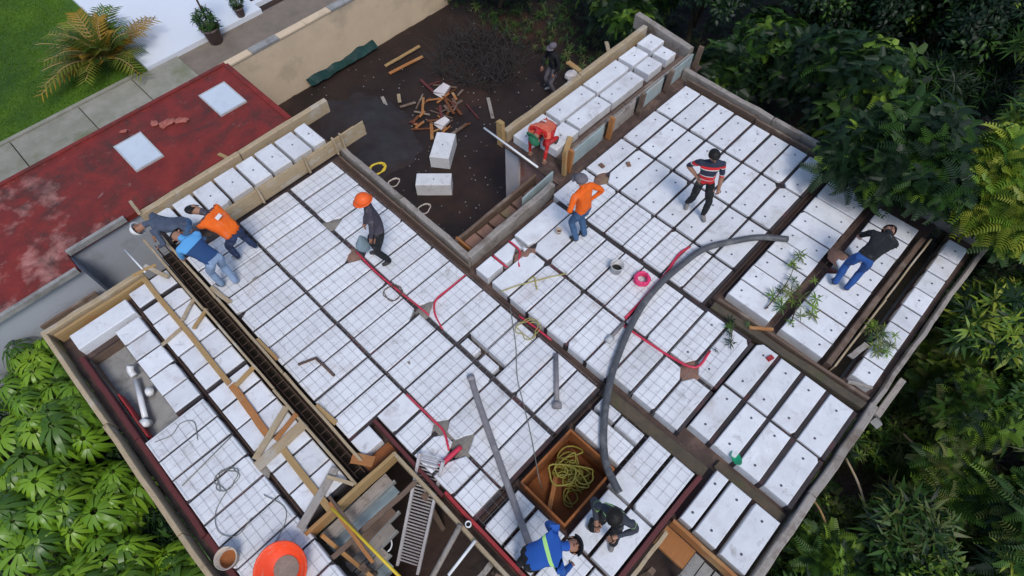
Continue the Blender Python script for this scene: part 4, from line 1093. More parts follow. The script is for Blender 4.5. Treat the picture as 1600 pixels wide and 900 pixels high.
# loose timber on the roof
plank('orange_plank', (-.60, 8.60, .012), (-.62, 5.75, .012), .085, .035, 'ochre_wood', None, 'long ochre plank laid along the left bay beside the dark beam', 'plank', rough=.008)
plank('rust_plank', (-.60, 5.70, .012), (-.66, 4.62, .012), .11, .035, 'orange_wood', None, 'short rust-orange plank in line with the ochre plank', 'plank', rough=.008)
plank('tan_plank', (-.62, 4.25, .014), (-.66, 3.05, .014), .10, .035, 'ochre_wood', None, 'tan plank pointing at the stair opening', 'plank', rough=.008)
LT = [((-.20, 4.75, .05), (-1.0, 4.42, .02), .10, 'wood', 'pale board lying crosswise over the rust-orange plank'),
      ((-.16, 4.52, .09), (-.62, 4.42, .07), .07, 'orange_wood', 'short orange batten across the pale crosswise board'),
      ((-.16, 4.35, .02), (-1.05, 4.30, .02), .16, 'wood', 'wide pale board stub beside the crosswise board'),
      ((-.22, 7.55, .02), (-.55, 7.30, .05), .06, 'wood', 'small pale batten propped on the ochre plank'),
      ((-.14, 7.22, .02), (-.50, 7.02, .05), .06, 'ochre_wood', 'small ochre batten lower on the ochre plank'),
      ((-.45, 8.75, .08), (-.28, 8.25, .06), .07, 'wood', 'pale batten at the head of the dark beam'),
      ((-.70, 8.72, .08), (-.30, 8.62, .09), .05, 'ochre_wood', 'ochre batten lying on the left top board'),
      ((-.16, 5.72, .02), (-.56, 5.62, .05), .07, 'ochre_wood', 'ochre cross batten beside the rebar beam'),
      ((-1.02, 7.15, .02), (-.65, 7.18, .04), .05, 'wood', 'thin pale batten bridging the left bay joint'),
      ((.13, 6.1, .02), (.16, 5.55, .02), .06, 'ochre_wood', 'ochre cleat along the right of the dark beam'),
      ((.13, 4.45, .02), (.17, 4.0, .02), .08, 'ochre_wood', 'lower ochre cleat along the right of the dark beam'),
      ((.13, 7.55, .02), (.2, 7.05, .02), .08, 'wood', 'pale cleat by the feet of the bent worker'),
      ((.02, 3.40, .02), (.20, 3.12, .03), .16, 'orange_wood', 'orange block of timber closing the foot of the dark beam'),
      ((-.25, 3.45, .03), (-1.1, 3.12, .03), .12, 'grey_wood', 'grey board across the head of the stair opening'),
      ((-.40, 3.42, .08), (-.20, 3.05, .08), .05, 'wood', 'small pale batten at the stair opening corner'),
      ((-.60, 3.10, .08), (-.66, 2.05, .06), .05, 'orange_wood', 'orange batten jutting over the stair opening'),
      ((-.55, 3.18, .06), (-.58, 2.35, .05), .045, 'brown_wood', 'brown batten beside the yellow pole'),
      ((.08, 10.42, .0), (.06, 9.90, .10), .06, 'wood', 'wooden stake sticking out over the red roof'),
      ((1.95, 10.35, -.05), (2.02, 9.95, .02), .07, 'ochre_wood', 'short stake end against the far strip board'),
      ((9.02, 7.05, .0), (8.96, 6.62, .02), .12, 'ochre_wood', 'stubby timber end sticking out of the wing side'),
      ((10.30, 6.95, -.1), (9.95, 6.62, .02), .09, 'wood', 'pale timber end at the far end of the wing'),
      ((6.66, -1.12, .03), (7.05, -1.20, .04), .09, 'grey_wood', 'grey board bridging the trench by the mossy beam'),
      ((6.24, -1.3, .04), (6.40, -1.62, .05), .05, 'grey_wood', 'splintered grey batten at the trench end'),
      ((6.0, .35, .02), (6.22, .05, .05), .05, 'orange_wood', 'rusty batten on the mossy beam')]
for p0, p1, w, m, lb in LT:
    plank('batten', p0, p1, w, .035, m, None, lb, 'timber')
tubeobj('white_rod', [(6.14, 6.84, .12), (6.10, 5.28, .14)], .022, 'pvc_white', None, 8, 0, 'white rod laid across the end of the wing', 'rod')
tubeobj('white_tube', [(-.54, 9.45, .0), (-.51, 8.62, .10)], .016, 'pvc_white', None, 8, 0, 'thin white tube sticking out towards the grey wall', 'tube')
tubeobj('yellow_pole', [(-.62, 3.02, .10), (-.50, 1.40, .04)], .022, 'yellow', None, 8, 0, 'yellow pole reaching over the stair opening', 'pole')
tubeobj('white_pole', [(.50, 1.25, .10), (-.05, 1.22, -.05)], .022, 'pvc_white', None, 8, 0, 'white pole lying over the dark opening near the bottom edge', 'pole')
tubeobj('grey_pole', [(.50, 1.55, .07), (-.30, 1.38, -.3)], .04, 'grey_wood', None, 8, 0, 'grey round post beside the white pole', 'post')
# lattice ladder down into the opening
A0, A1 = Vector((.78, 2.70, .14)), Vector((.93, 2.36, .14))
B0, B1 = Vector((-.49, 2.08, -1.3)), Vector((-.35, 1.76, -1.3))
ld = empty('lattice_ladder', (B0 + B1) / 2, 'pale metal ladder with many slanting rungs in the stair opening', 'ladder')
for a, b in ((A0, B0), (A1, B1)):
    plank('rail', a, b, .045, .06, 'aluminium', ld, segs=2, rough=.001)
for k in range(34):
    t = .02 + k / 35
    a, b = A0.lerp(B0, t), A1.lerp(B1, t - .018)
    v, f = tube([a, b], .011, 5); c_ = Vector(a)
    meshobj('rung', [Vector(p) - c_ for p in v], f, 'aluminium', ld, loc=c_)
def hoop(c, r, label, m='pvc_white'):
    pts = [(c[0] + r * math.cos(a), c[1] + r * math.sin(a), c[2]) for a in np.linspace(0, 2 * math.pi, 25)]
    tubeobj('plastic_ring', pts, .012, m, None, 6, 0, label, 'ring')
hoop((-.46, 2.38, -1.0), .12, 'thin white ring hanging in the stair opening')
sr = empty('pipe_end', (.58, 1.48, 0), 'short white pipe end upright on the red board', 'pipe')
o = meshobj('sleeve', *lathe([(.045, 0), (.045, .07), (.033, .07), (.033, 0)], 16), 'pvc_white', None, True); o.parent = sr; o.location = (0, 0, .02)
o = meshobj('bore', *disc(.034, .03, 14), 'dark', None); o.parent = sr
# loops over the edge into the courtyard
coil('yellow_coil', (3.98, 7.75, -.12), .17, 3, .014, 'yellow', 'yellow hose coil hanging by the inner corner board', 'hose coil', squash=.8)
coil('tan_loop', (4.00, 6.35, -.22), .13, 1.6, .012, 'beige', 'tan cord loop hanging lower by the inner corner board', 'cord', squash=.8)
coil('tan_loop', (4.02, 7.30, -.22), .12, 1.6, .012, 'beige', 'tan cord loop hanging beside the yellow coil', 'cord', squash=.8)

# ------------------------------------------------------------------ courtyard things
def ground_block(cx, cy, lx, ly, h, rot, label):
    o = block(-lx, lx, -ly, ly, 1, h=h, jit=0, parent=None, cutable=False)
    o.location = (cx, cy, GZ + .06 + h); o.rotation_euler = (0, 0, rot)
    return tag(o, label, 'foam block', 'foam blocks left in the courtyard')
ground_block(5.85, 8.56, .45, .20, .40, -.80, 'white foam block lying nearer in the muddy courtyard')
ground_block(6.82, 9.28, .46, .26, .40, .62, 'white foam block with scuffed end lying farther in the muddy courtyard')
sc_n = 0
for k in range(46):
    a = random.random() * 6.28; r = random.random() ** .6
    x, y = 7.95 + math.cos(a) * r * 1.0, 10.7 + math.sin(a) * r * 1.1
    ang = random.gauss(.9, .9); L = random.uniform(.2, .75)
    z = GZ + .07 + random.uniform(0, .12) * (1.2 - r)
    p0 = (x - math.cos(ang) * L / 2, y - math.sin(ang) * L / 2, z); p1 = (x + math.cos(ang) * L / 2, y + math.sin(ang) * L / 2, z + random.uniform(-.02, .06))
    sm_ = random.choice(['orange_wood', 'brown_wood', 'brown_wood', 'dark_red', 'rust_scrap'])
    plank('scrap_board', p0, p1, random.uniform(.025, .09), .02, sm_, None,
          ('short ' if L < .4 else 'mid-length ' if L < .58 else 'long ') + {'orange_wood': 'orange', 'brown_wood': 'brown', 'dark_red': 'dark red', 'rust_scrap': 'rust brown'}[sm_] + ' broken board ' + ('on top of' if r < .45 else 'at the left of' if math.sin(a) > 0 else 'at the right of') + ' the courtyard scrap heap', 'scrap wood', 'scrap boards heaped in the courtyard', segs=3)
for k, (p0, p1, m, lb) in enumerate([((8.0, 13.2, GZ + .15), (9.3, 13.1, GZ + .2), 'ochre_wood', 'long tan board by the teal tarp'), ((7.9, 12.9, GZ + .1), (9.1, 12.75, GZ + .12), 'orange_wood', 'long orange board below the tan board'),
                                     ((9.2, 10.0, GZ + .1), (8.7, 9.3, GZ + .1), 'grey_wood', 'curved grey board right of the scrap heap'), ((7.3, 11.7, GZ + .1), (7.5, 12.0, GZ + .1), 'wood', 'small pale batten left of the scrap heap'),
                                     ((6.95, 11.9, GZ + .1), (7.1, 12.25, GZ + .1), 'grey_wood', 'small grey batten nearest the teal tarp')]):
    plank('courtyard_board', p0, p1, .10, .03, m, None, lb, 'board')
for (x, y, s, lb) in ((8.45, 11.15, .21, 'pale broken slab on top of the scrap heap'), (7.55, 10.15, .18, 'pale broken slab at the near side of the scrap heap')):
    o = meshobj('broken_slab', *box(-s, s, -s * .7, s * .8, 0, .1), 'whitewall', loc=(x, y, GZ + .15), rot=(.2, -.15, random.random()))
    o.data.vertices[4].co.x += .1; o.data.vertices[6].co.y -= .09; o.data.vertices[2].co.y -= .07
    tag(o, lb, 'slab')
def sandz(x, y):
    w = mnoise.noise(Vector((x * .9, y * .9, 4))) * .45 + mnoise.noise(Vector((x * 2.6, y * 2.6, 6))) * .18
    q = 1 - ((x - 5.8) / 1.5) ** 2 - ((y - 11.5) / 2.05) ** 2 + w
    return GZ + .0 + .30 * max(-.2, q) + .02 * mnoise.noise(Vector((x * 9, y * 9, 2)))
tag(relief('sand_pile', 4.1, 7.7, 9.2, 13.9, 50, 56, sandz, 'sand', kind=None), 'low dark grey sand pile below the cream garden wall', 'sand pile')
tag(relief('tarp', 5.9, 8.4, 14.00, 14.25, 30, 10, lambda x, y: GZ + .12 + .20 * ((y - 13.86) / .4) + .09 * mnoise.noise(Vector((x * 3, y * 3, 7))), 'tarp', kind=None), 'dark teal tarp bunched along the garden wall foot', 'tarp')
def twigs(name, c, R, n, label, h=.7):
    cv = []
    for k in range(n):
        a = random.random() * 6.28; r = R * random.random() ** .5
        p = Vector((c[0] + math.cos(a) * r, c[1] + math.sin(a) * r, GZ + .05))
        d = Vector((random.gauss(0, 1), random.gauss(0, 1), random.random() * 1.1)).normalized()
        L = random.uniform(.25, .8)
        m1 = p + d * L * .5 + Vector((random.gauss(0, .06), random.gauss(0, .06), random.uniform(0, h * .4)))
        cv.append(tube([p, m1, m1 + d * L * .5 + Vector((random.gauss(0, .08), random.gauss(0, .08), random.uniform(-.1, .2)))], [.011, .008, .004], 4, False))
    v, f = merge(*cv)
    return tag(meshobj(name, v, f, 'twig'), label, 'brush')
twigs('brush_heap', (10.2, 11.4), 1.35, 420, 'grey heap of dry brushwood at the back of the courtyard')
for (x, y, s, lb) in ((11.3, 8.5, .28, 'pale rubble lump behind the wing'), (11.55, 8.85, .22, 'smaller pale rubble lump behind the wing')):
    o = meshobj('rubble_lump', *ellipsoid((0, 0, 0), (s, s * .8, s * .7), None, 9, 6), 'whitewall', loc=(x, y, GZ + .2))
    for v_ in o.data.vertices: v_.co *= 1 + .35 * mnoise.noise(v_.co * 6 + Vector((x, y, 0)))
    tag(o, lb, 'rubble')
cv = []
for k in range(300):
    x, y = random.uniform(4.2, 12), random.uniform(6.6, 14)
    s = random.uniform(.008, .028)
    cv.append(ellipsoid((x, y, GZ + .07), (s, s * .8, s * .6), None, 5, 3))
v, f = merge(*cv); tag(meshobj('courtyard_pebbles', v, f, 'concretegrey'), 'small pale stones strewn over the courtyard soil', 'stones', kind='stuff')

# ------------------------------------------------------------------ vegetation
def fastmesh(name, V, F, tint, m, parent=None, loc=(0, 0, 0)):
    """V (n,3), F (k,4) quads, tint (n,4)"""
    me = bpy.data.meshes.new(name)
    nv, nf = len(V), len(F)
    me.vertices.add(nv); me.vertices.foreach_set('co', np.ascontiguousarray(V, dtype=np.float32).ravel())
    me.loops.add(nf * 4); me.loops.foreach_set('vertex_index', np.ascontiguousarray(F, dtype=np.int32).ravel())
    me.polygons.add(nf); me.polygons.foreach_set('loop_start', np.arange(0, nf * 4, 4, dtype=np.int32))
    me.polygons.foreach_set('loop_total', np.full(nf, 4, dtype=np.int32))
    me.update(calc_edges=True)
    at = me.attributes.new('tint', 'FLOAT_COLOR', 'POINT'); at.data.foreach_set('color', np.ascontiguousarray(tint, dtype=np.float32).ravel())
    me.materials.append(M[m])
    o = bpy.data.objects.new(name, me); o.location = loc
    return link(o, parent)

def leaf_strip(L, W, droop, fold=.0, segs=3):
    """one leaf along +x: a strip of quads, pointed at both ends, drooping"""
    V, F = [], []
    prof = [0.35, 1.0, 0.95, 0.22] if segs == 3 else [0.25, 1.0, .05]
    for i in range(segs + 1):
        t = i / segs
        x, z = L * t, -droop * L * t * t
        w = W * prof[i] / 2
        V += [(x, -w, z + fold * w), (x, w, z + fold * w)]
    for i in range(segs):
        a = i * 2
        F.append((a, a + 2, a + 3, a + 1))
    return np.array(V), np.array(F)

def rosette(n, L, W, lift, droop, segs=3, seed=0, jitter=.25, stem=0.0, fold=.5):
    """n leaves round +z"""
    r = np.random.default_rng(seed)
    Vs, Fs = [], []
    k = 0
    for i in range(n):
        a = 2 * math.pi * i / n + r.normal(0, jitter * .5)
        l = L * r.uniform(.72, 1.12)
        V, F = leaf_strip(l, W * r.uniform(.8, 1.15), droop * r.uniform(.6, 1.4), fold, segs)
        el = lift + r.normal(0, jitter)
        V = V + np.array([stem, 0, 0])
        c, s = math.cos(el), math.sin(el)
        V = V @ np.array([[c, 0, s], [0, 1, 0], [-s, 0, c]])
        c, s = math.cos(a), math.sin(a)
        V = V @ np.array([[c, s, 0], [-s, c, 0], [0, 0, 1]])
        Vs.append(V); Fs.append(F + k); k += len(V)
    return np.concatenate(Vs), np.concatenate(Fs)

def basis(axis, spin):
    """rotation matrices (N,3,3), rows are images of x,y,z"""
    z = axis / np.linalg.norm(axis, axis=1, keepdims=True)
    t = np.stack([np.cos(spin), np.sin(spin), np.zeros_like(spin)], 1)
    x = t - z * (t * z).sum(1, keepdims=True)
    x /= np.linalg.norm(x, axis=1, keepdims=True) + 1e-9
    y = np.cross(z, x)
    return np.stack([x, y, z], 1)

def scatter(tmpls, pos, axis, scale, tint):
    """place randomly chosen templates; tint (N,3)"""
    N = len(pos)
    which = rng.integers(0, len(tmpls), N)
    B = basis(axis, rng.uniform(0, 6.28, N))
    Vs, Fs, Ts = [], [], []
    k = 0
    for w, (TV, TF) in enumerate(tmpls):
        idx = np.where(which == w)[0]
        if len(idx) == 0: continue
        V = np.einsum('vi,nij->nvj', TV, B[idx]) * scale[idx][:, None, None] + pos[idx][:, None, :]
        nv = len(TV)
        F = TF[None] + (np.arange(len(idx)) * nv)[:, None, None] + k
        T = np.repeat(np.concatenate([tint[idx], np.ones((len(idx), 1))], 1)[:, None, :], nv, 1)
        Vs.append(V.reshape(-1, 3)); Fs.append(F.reshape(-1, 4)); Ts.append(T.reshape(-1, 4))
        k += nv * len(idx)
    return np.concatenate(Vs), np.concatenate(Fs), np.concatenate(Ts)

ROS = [rosette(9, .34, .060, .35, .35, 2, s, .35) for s in range(5)]            # lance-shaped leaves round a shoot tip
FEA = [rosette(13, .30, .036, .30, .45, 2, 20 + s, .4) for s in range(5)]       # finer, feathery
SCH = [rosette(n, .36, .066, -.10, .75, 3, 40 + s, .09, .05, .9) for s, n in enumerate((13, 14, 15, 12))]  # umbrella leaves
def pinnate(nf, L, seed):
    r = np.random.default_rng(seed)
    Vs, k = [], 0
    for i in range(nf):
        a = 2 * math.pi * i / nf + r.normal(0, .3); el = r.uniform(.1, .6); l = L * r.uniform(.7, 1.1)
        d = np.array([math.cos(a) * math.cos(el), math.sin(a) * math.cos(el), math.sin(el)])
        sd = np.array([-math.sin(a), math.cos(a), 0])
        for t in np.linspace(.2, 1, 9):
            p = d * l * t + np.array([0, 0, -.5 * l * t * t])
            for sg in (1, -1):
                ll = .26 * l * (1.15 - .7 * t)
                tip = p + (sd * sg * .9 + d * .45) * ll + np.array([0, 0, -.15 * ll])
                w = d * .016
                Vs += [p - w, p + w, tip + w * .5, tip - w * .5]
    V = np.array(Vs)
    return V, np.arange(len(V)).reshape(-1, 4)
PIN = [pinnate(6, .38, 60 + s) for s in range(4)]                                 # feather-leaved
OVL = [rosette(10, .115, .055, .25, .3, 2, 80 + s, .6, .07) for s in range(5)]     # small oval leaves
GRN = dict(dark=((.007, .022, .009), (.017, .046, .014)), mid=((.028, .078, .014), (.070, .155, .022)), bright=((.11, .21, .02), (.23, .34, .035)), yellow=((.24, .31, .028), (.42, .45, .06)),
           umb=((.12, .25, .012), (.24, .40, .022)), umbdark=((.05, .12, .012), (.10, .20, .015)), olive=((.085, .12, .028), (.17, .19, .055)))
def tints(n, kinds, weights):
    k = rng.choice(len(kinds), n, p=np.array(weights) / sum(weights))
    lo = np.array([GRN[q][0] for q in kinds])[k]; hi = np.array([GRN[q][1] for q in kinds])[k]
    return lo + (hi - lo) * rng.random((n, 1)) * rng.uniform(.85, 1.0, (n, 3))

def tree(name, base, top, R, Rz, n, tm, kinds, weights, label, cat='tree', group=None, lobes=9, scale=(.8, 1.25), limb=.06, m='leaf', spread=.62, up=.6):
    bx, by, bz = base
    root = empty(name, base, label, cat, group)
    c = np.array(top, float)
    # clumps spread through an uneven crown
    L = rng.normal(size=(lobes, 3)); L /= np.linalg.norm(L, axis=1, keepdims=True)
    L[:, 2] = np.abs(L[:, 2]) * .8 - .15
    lc = c + L * np.array([R, R, Rz]) * rng.uniform(.45, .8, (lobes, 1))
    lr = R * rng.uniform(.30, .52, lobes)
    tv = []
    k0 = Vector(base); k1 = Vector((c[0], c[1], c[2] - Rz * .3))
    mid = k0.lerp(k1, .5) + Vector((random.uniform(-.2, .2), random.uniform(-.2, .2), 0))
    tv.append(tube(smooth_path([k0, mid, k1], 4), [limb * (1.6 - .9 * i / 8) for i in range(9)], 8))
    for q in lc:
        s = k0.lerp(k1, random.uniform(.45, .95)); e = Vector(q)
        md = s.lerp(e, .5) + Vector((0, 0, random.uniform(-.1, .25)))
        tv.append(tube(smooth_path([s, md, e], 3), [limb * (.6 - .45 * i / 6) for i in range(7)], 5))
    v, f = merge(*tv); meshobj('trunk', v, f, 'bark', root, True)
    w = lr ** 2; w = w / w.sum()
    li = rng.choice(lobes, n, p=w)
    d = rng.normal(size=(n, 3)); d /= np.linalg.norm(d, axis=1, keepdims=True)
    d[:, 2] = np.where(d[:, 2] < -.3, -d[:, 2], d[:, 2])
    rr = rng.uniform(.35, 1.0, (n, 1)) ** spread
    pos = lc[li] + d * rr * (lr[li][:, None]) * np.array([1, 1, min(1.0, Rz / R + .15)]) * rng.uniform(.8, 1.15, (n, 1))
    ax = d * .8 + np.array([0, 0, up]) + rng.normal(0, .3, (n, 3))
    sc = rng.uniform(scale[0], scale[1], n)
    # the new shoots of some clumps are a lighter green than the others
    lobt = rng.uniform(.75, 1.2, lobes)[li][:, None]
    tn = tints(n, kinds, weights) * lobt
    V, F, T = scatter(tm, pos, ax, sc, tn)
    fastmesh('crown', V, F, T, m, root)
    return root

dk = 'dense dark tree in the wood beyond the roof'
WD = 'trees of the dark wood'
DARK = [  # x, y, top z, R, Rz, n, label
    (12.6, 16.6, -1.2, 2.0, 1.3, 1100, 'dark leafy tree behind the end of the garden wall'),
    (15.0, 14.2, -.8, 2.2, 1.5, 1300, 'dark tree second from the garden wall'),
    (12.6, 12.9, -1.5, 1.6, 1.0, 900, 'low dark bush at the back of the courtyard'),
    (15.6, 11.0, -.6, 2.1, 1.6, 1300, 'dark tree behind the brushwood heap'),
    (13.6, 8.6, -1.4, 1.4, 1.1, 800, 'low dark tree behind the standing courtyard worker'),
    (14.6, 6.9, -.3, 1.8, 1.5, 1300, 'dark tree behind the far end of the wing'),
    (17.6, 8.6, .2, 2.3, 1.8, 1500, 'tall dark tree at the top of the picture right of the wing'),
    (13.7, 4.4, -1.2, 1.7, 1.3, 1300, 'dark tree hugging the far roof edge'),
    (16.6, 4.8, .1, 2.0, 1.8, 1500, 'dark tree in the middle of the wood'),
    (20.2, 5.6, .4, 2.5, 2.0, 1600, 'dark tree at the top behind the wood'),
    (13.6, 2.2, -.7, 1.7, 1.5, 1400, 'dark tree beside the corner of the far roof edge'),
    (16.8, 1.6, .3, 2.0, 1.8, 1500, 'dark green tree right of the wood'),
    (15.7, .4, -.7, 1.4, 1.2, 900, 'dark tree behind the tree with yellow-green shoot tips'),
    (18.6, .6, -1.2, 1.6, 1.2, 900, 'low dark tree near the right end of the wood'),
    (16.4, 3.1, -.9, 1.5, 1.3, 900, 'dark tree filling the gap in the middle of the wood'),
    (19.5, 3.4, -.6, 1.8, 1.5, 1000, 'dark tree near the upper right corner'),
    (20.5, 1.6, .3, 2.6, 2.0, 1600, 'dark tree in the upper right corner'),
]
for k, (x, y, z, R, Rz, n, lb) in enumerate(DARK):
    tm, sc_, mul = ((FEA, (.7, 1.3), 1.25), (PIN, (.8, 1.3), .75), (OVL, (.9, 1.5), 2.3))[k % 3]
    tree('dark_tree', (x, y, GZ), (x, y, z), R, Rz, int(n * mul), tm, ('dark', 'mid', 'bright'), ((.80, .17, .03), (.70, .25, .05), (.84, .14, .02))[k % 3], lb, group=WD, lobes=11, scale=sc_)
RT = [
    (10.55, .15, .75, 1.30, 1.0, 1900, ('dark', 'mid', 'bright'), (.66, .28, .06), 'leafy dark tree hanging over the far right corner of the roof'),
    (10.75, -1.35, .85, 1.05, 1.0, 1100, ('mid', 'bright', 'yellow'), (.45, .35, .20), 'tree with light shoot tips covering the end of the narrow block strip'),
    (9.6, -2.75, -.6, .85, .8, 700, ('dark', 'mid', 'bright', 'yellow'), (.3, .42, .2, .08), 'leafy shrub pressing against the narrow block strip'),
    (8.2, -3.3, -1.3, .8, .7, 520, ('dark', 'mid', 'olive', 'bright'), (.3, .4, .15, .15), 'leafy shrub right of the leaning post'),
    (10.6, -3.2, -.7, 1.0, .9, 800, ('dark', 'mid', 'bright', 'yellow'), (.3, .4, .2, .1), 'dense shrub at the right below the bright tree'),
    (6.9, -4.9, -1.5, .9, .8, 620, ('dark', 'mid', 'olive', 'bright'), (.35, .4, .15, .1), 'dense shrub low on the right slope'),
    (5.9, -3.6, -1.9, .7, .6, 420, ('dark', 'mid', 'olive'), (.4, .4, .2), 'dark shrub halfway along the bottom right board'),
    (9.3, -4.1, -1.0, .9, .8, 650, ('dark', 'mid', 'bright'), (.35, .45, .2), 'thick shrub in the middle of the right slope'),
    (13.3, -1.6, .7, 1.5, 1.4, 1300, ('mid', 'bright', 'yellow'), (.50, .32, .18), 'tree with yellow-green shoot tips right of the roof'),
    (16.2, -1.8, .6, 2.0, 1.7, 1300, ('dark', 'mid', 'bright'), (.5, .38, .12), 'mixed green tree at the right edge of the picture'),
    (11.3, -3.0, .1, 1.25, 1.2, 1100, ('mid', 'bright', 'yellow'), (.45, .38, .17), 'bright green tree right of the stooping worker'),
    (13.6, -4.2, -.1, 1.6, 1.3, 1100, ('dark', 'mid', 'bright'), (.42, .42, .16), 'green tree at the right edge below the bright tree'),
    (10.6, -4.6, -.6, 1.2, 1.0, 850, ('mid', 'bright', 'olive'), (.5, .3, .2), 'mid green bushy tree on the right slope'),
    (9.1, -3.0, -1.7, .75, .7, 480, ('mid', 'bright', 'olive'), (.5, .25, .25), 'low shrub against the right roof edge'),
    (8.6, -4.9, -1.2, 1.0, .9, 700, ('mid', 'bright', 'olive'), (.5, .2, .3), 'olive green shrub on the right slope'),
    (7.0, -3.7, -1.9, .75, .6, 450, ('mid', 'bright', 'olive'), (.5, .25, .25), 'low green shrub on the bare slope'),
    (6.6, -5.6, -1.6, 1.1, .9, 750, ('dark', 'mid', 'bright', 'yellow'), (.3, .4, .2, .1), 'round shrub in the lower right corner'),
    (5.2, -4.3, -2.0, .8, .6, 500, ('dark', 'mid', 'bright'), (.35, .45, .2), 'dark shrub at the bottom right of the roof'),
    (4.6, -2.9, -2.3, .55, .5, 300, ('dark', 'mid', 'bright'), (.4, .4, .2), 'small shrub under the bottom right board'),
    (5.0, -6.4, -1.7, 1.1, .8, 600, ('mid', 'bright', 'olive'), (.5, .25, .25), 'shrub at the bottom edge of the right slope'),
    (8.6, -6.8, -1.3, 1.4, 1.1, 800, ('mid', 'bright', 'olive'), (.5, .25, .25), 'large shrub at the right edge of the slope'),
    (3.6, -3.4, -2.3, .7, .5, 350, ('dark', 'mid'), (.5, .5), 'dark low shrub at the very bottom right'),
]
for k, (x, y, z, R, Rz, n, ks, ws, lb) in enumerate(RT):
    tm, sc_, mul = ((PIN, (.7, 1.25), .75), (ROS, (.7, 1.2), 1.0), (OVL, (.8, 1.4), 1.7), (PIN, (.6, 1.1), .8), (FEA, (.6, 1.2), 1.1))[k % 5]
    if 'yellow' in ks: tm, sc_, mul = ((ROS, (.7, 1.2), .8), (PIN, (.8, 1.4), .7))[k % 2]
    ws = tuple(w_ * (.55 if q == 'dark' else 1.5 if q in ('bright', 'olive') else 2.2 if q == 'yellow' else .9) for q, w_ in zip(ks, ws)) if k > 0 else ws
    ddx = {10.55: 1.1, 10.75: .9}.get(x, 0)
    tree('leafy_tree' if Rz > .95 else 'shrub', (x + ddx, y, GZ), (x, y, z), R, Rz, int(n * mul), tm, ks, ws, lb, 'tree' if Rz > .95 else 'shrub', 'trees and shrubs on the right', lobes=10, scale=sc_)

# umbrella-leaved shrubs lower left
for (x, y, z, R, n, lb) in ((-3.25, 9.55, -1.15, .80, 46, 'umbrella-leaved shrub at the left corner of the roof'), (-3.35, 8.2, -.85, .85, 56, 'bright umbrella-leaved shrub beside the pipe pit'),
                            (-4.2, 7.1, -.75, .95, 60, 'big umbrella-leaved shrub at the left edge of the picture'), (-3.5, 6.4, -1.2, .75, 48, 'umbrella-leaved shrub leaning on the lower left board'),
                            (-4.1, 5.2, -1.1, .95, 60, 'umbrella-leaved shrub in the lower left corner'), (-3.1, 4.4, -1.45, .75, 46, 'umbrella-leaved shrub at the bottom left of the roof'), (-4.7, 8.9, -.9, .8, 40, 'umbrella-leaved shrub farthest to the left')):
    root = empty('umbrella_shrub', (x, y, GZ), lb, 'shrub', 'umbrella-leaved shrubs')
    d = rng.normal(size=(n, 3)); d /= np.linalg.norm(d, axis=1, keepdims=True); d[:, 2] = np.abs(d[:, 2])
    pos = np.array([x, y, z - .45]) + d * np.array([R, R, .62]) * rng.uniform(.55, 1.05, (n, 1))
    tn = tints(n, ('umb', 'umbdark'), (.72, .28))
    V, F, T = scatter(SCH, pos, d * .55 + np.array([0, 0, 1.0]) + rng.normal(0, .12, (n, 3)), rng.uniform(.6, 1.3, n), tn)
    fastmesh('foliage', V, F, T, 'leaf_gloss', root)
    st = []
    for k in range(n):
        p = Vector(pos[k]); b_ = Vector((x + (p.x - x) * .25, y + (p.y - y) * .25, GZ + .2))
        st.append(tube([b_, b_.lerp(p, .55) + Vector((0, 0, .12)), p], [.022, .014, .008], 5, False))
    v, f = merge(*st); meshobj('stem', v, f, 'bark', root)
# darker low growth under them
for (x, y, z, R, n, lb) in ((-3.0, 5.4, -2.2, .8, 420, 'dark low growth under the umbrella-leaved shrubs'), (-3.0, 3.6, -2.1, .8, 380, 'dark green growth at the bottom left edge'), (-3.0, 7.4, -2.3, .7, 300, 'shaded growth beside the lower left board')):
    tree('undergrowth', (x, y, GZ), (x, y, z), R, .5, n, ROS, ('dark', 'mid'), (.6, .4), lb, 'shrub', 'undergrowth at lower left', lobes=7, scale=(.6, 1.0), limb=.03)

# leafy branch lying on the roof and leaf sprigs
def sprig(name, pts, n, label, z=.0, kinds=('mid', 'bright', 'olive'), ws=(.1, .5, .4), sc=(.22, .5)):
    root = empty(name, pts[0], label, 'branch')
    pp = smooth_path(pts, 6)
    v, f = tube(pp, [.012 * (1.1 - i / len(pp)) for i in range(len(pp))], 5); meshobj('stem', v, f, 'bark', root)
    i = rng.integers(int(len(pp) * .15), len(pp), n)
    pos = np.array([pp[k] for k in i]) + rng.normal(0, .11, (n, 3)) * np.array([1, 1, .35])
    pos[:, 2] = np.maximum(pos[:, 2], .05)
    V, F, T = scatter(ROS, pos, rng.normal(0, .4, (n, 3)) + np.array([0, 0, 1]), rng.uniform(sc[0], sc[1], n), tints(n, kinds, ws))
    V[:, 2] = np.maximum(V[:, 2], .02)
    fastmesh('leaves', V, F, T, 'leaf', root)
sprig('leafy_branch', [(6.5, .35, .03), (7.0, .35, .10), (7.45, .42, .12), (7.85, .62, .10)], 15, 'cut leafy branch lying on the blocks by the hose end')
sprig('leafy_branch', [(6.55, -.1, .03), (7.0, .0, .08), (7.4, -.1, .10)], 9, 'small cut branch beside the mossy beam', kinds=('bright', 'olive'), ws=(.4, .6), sc=(.25, .5))
sprig('leafy_branch', [(7.5, -1.1, .05), (7.35, -1.3, .10), (7.2, -1.5, .10)], 22, 'green sprig lying over the narrow right strip of blocks', sc=(.25, .5))
sprig('leafy_branch', [(5.9, .6, .03), (5.6, .45, .05), (5.35, .30, .06)], 8, 'thin green sprig on the dotted blocks', kinds=('mid', 'dark'), ws=(.5, .5), sc=(.2, .4))

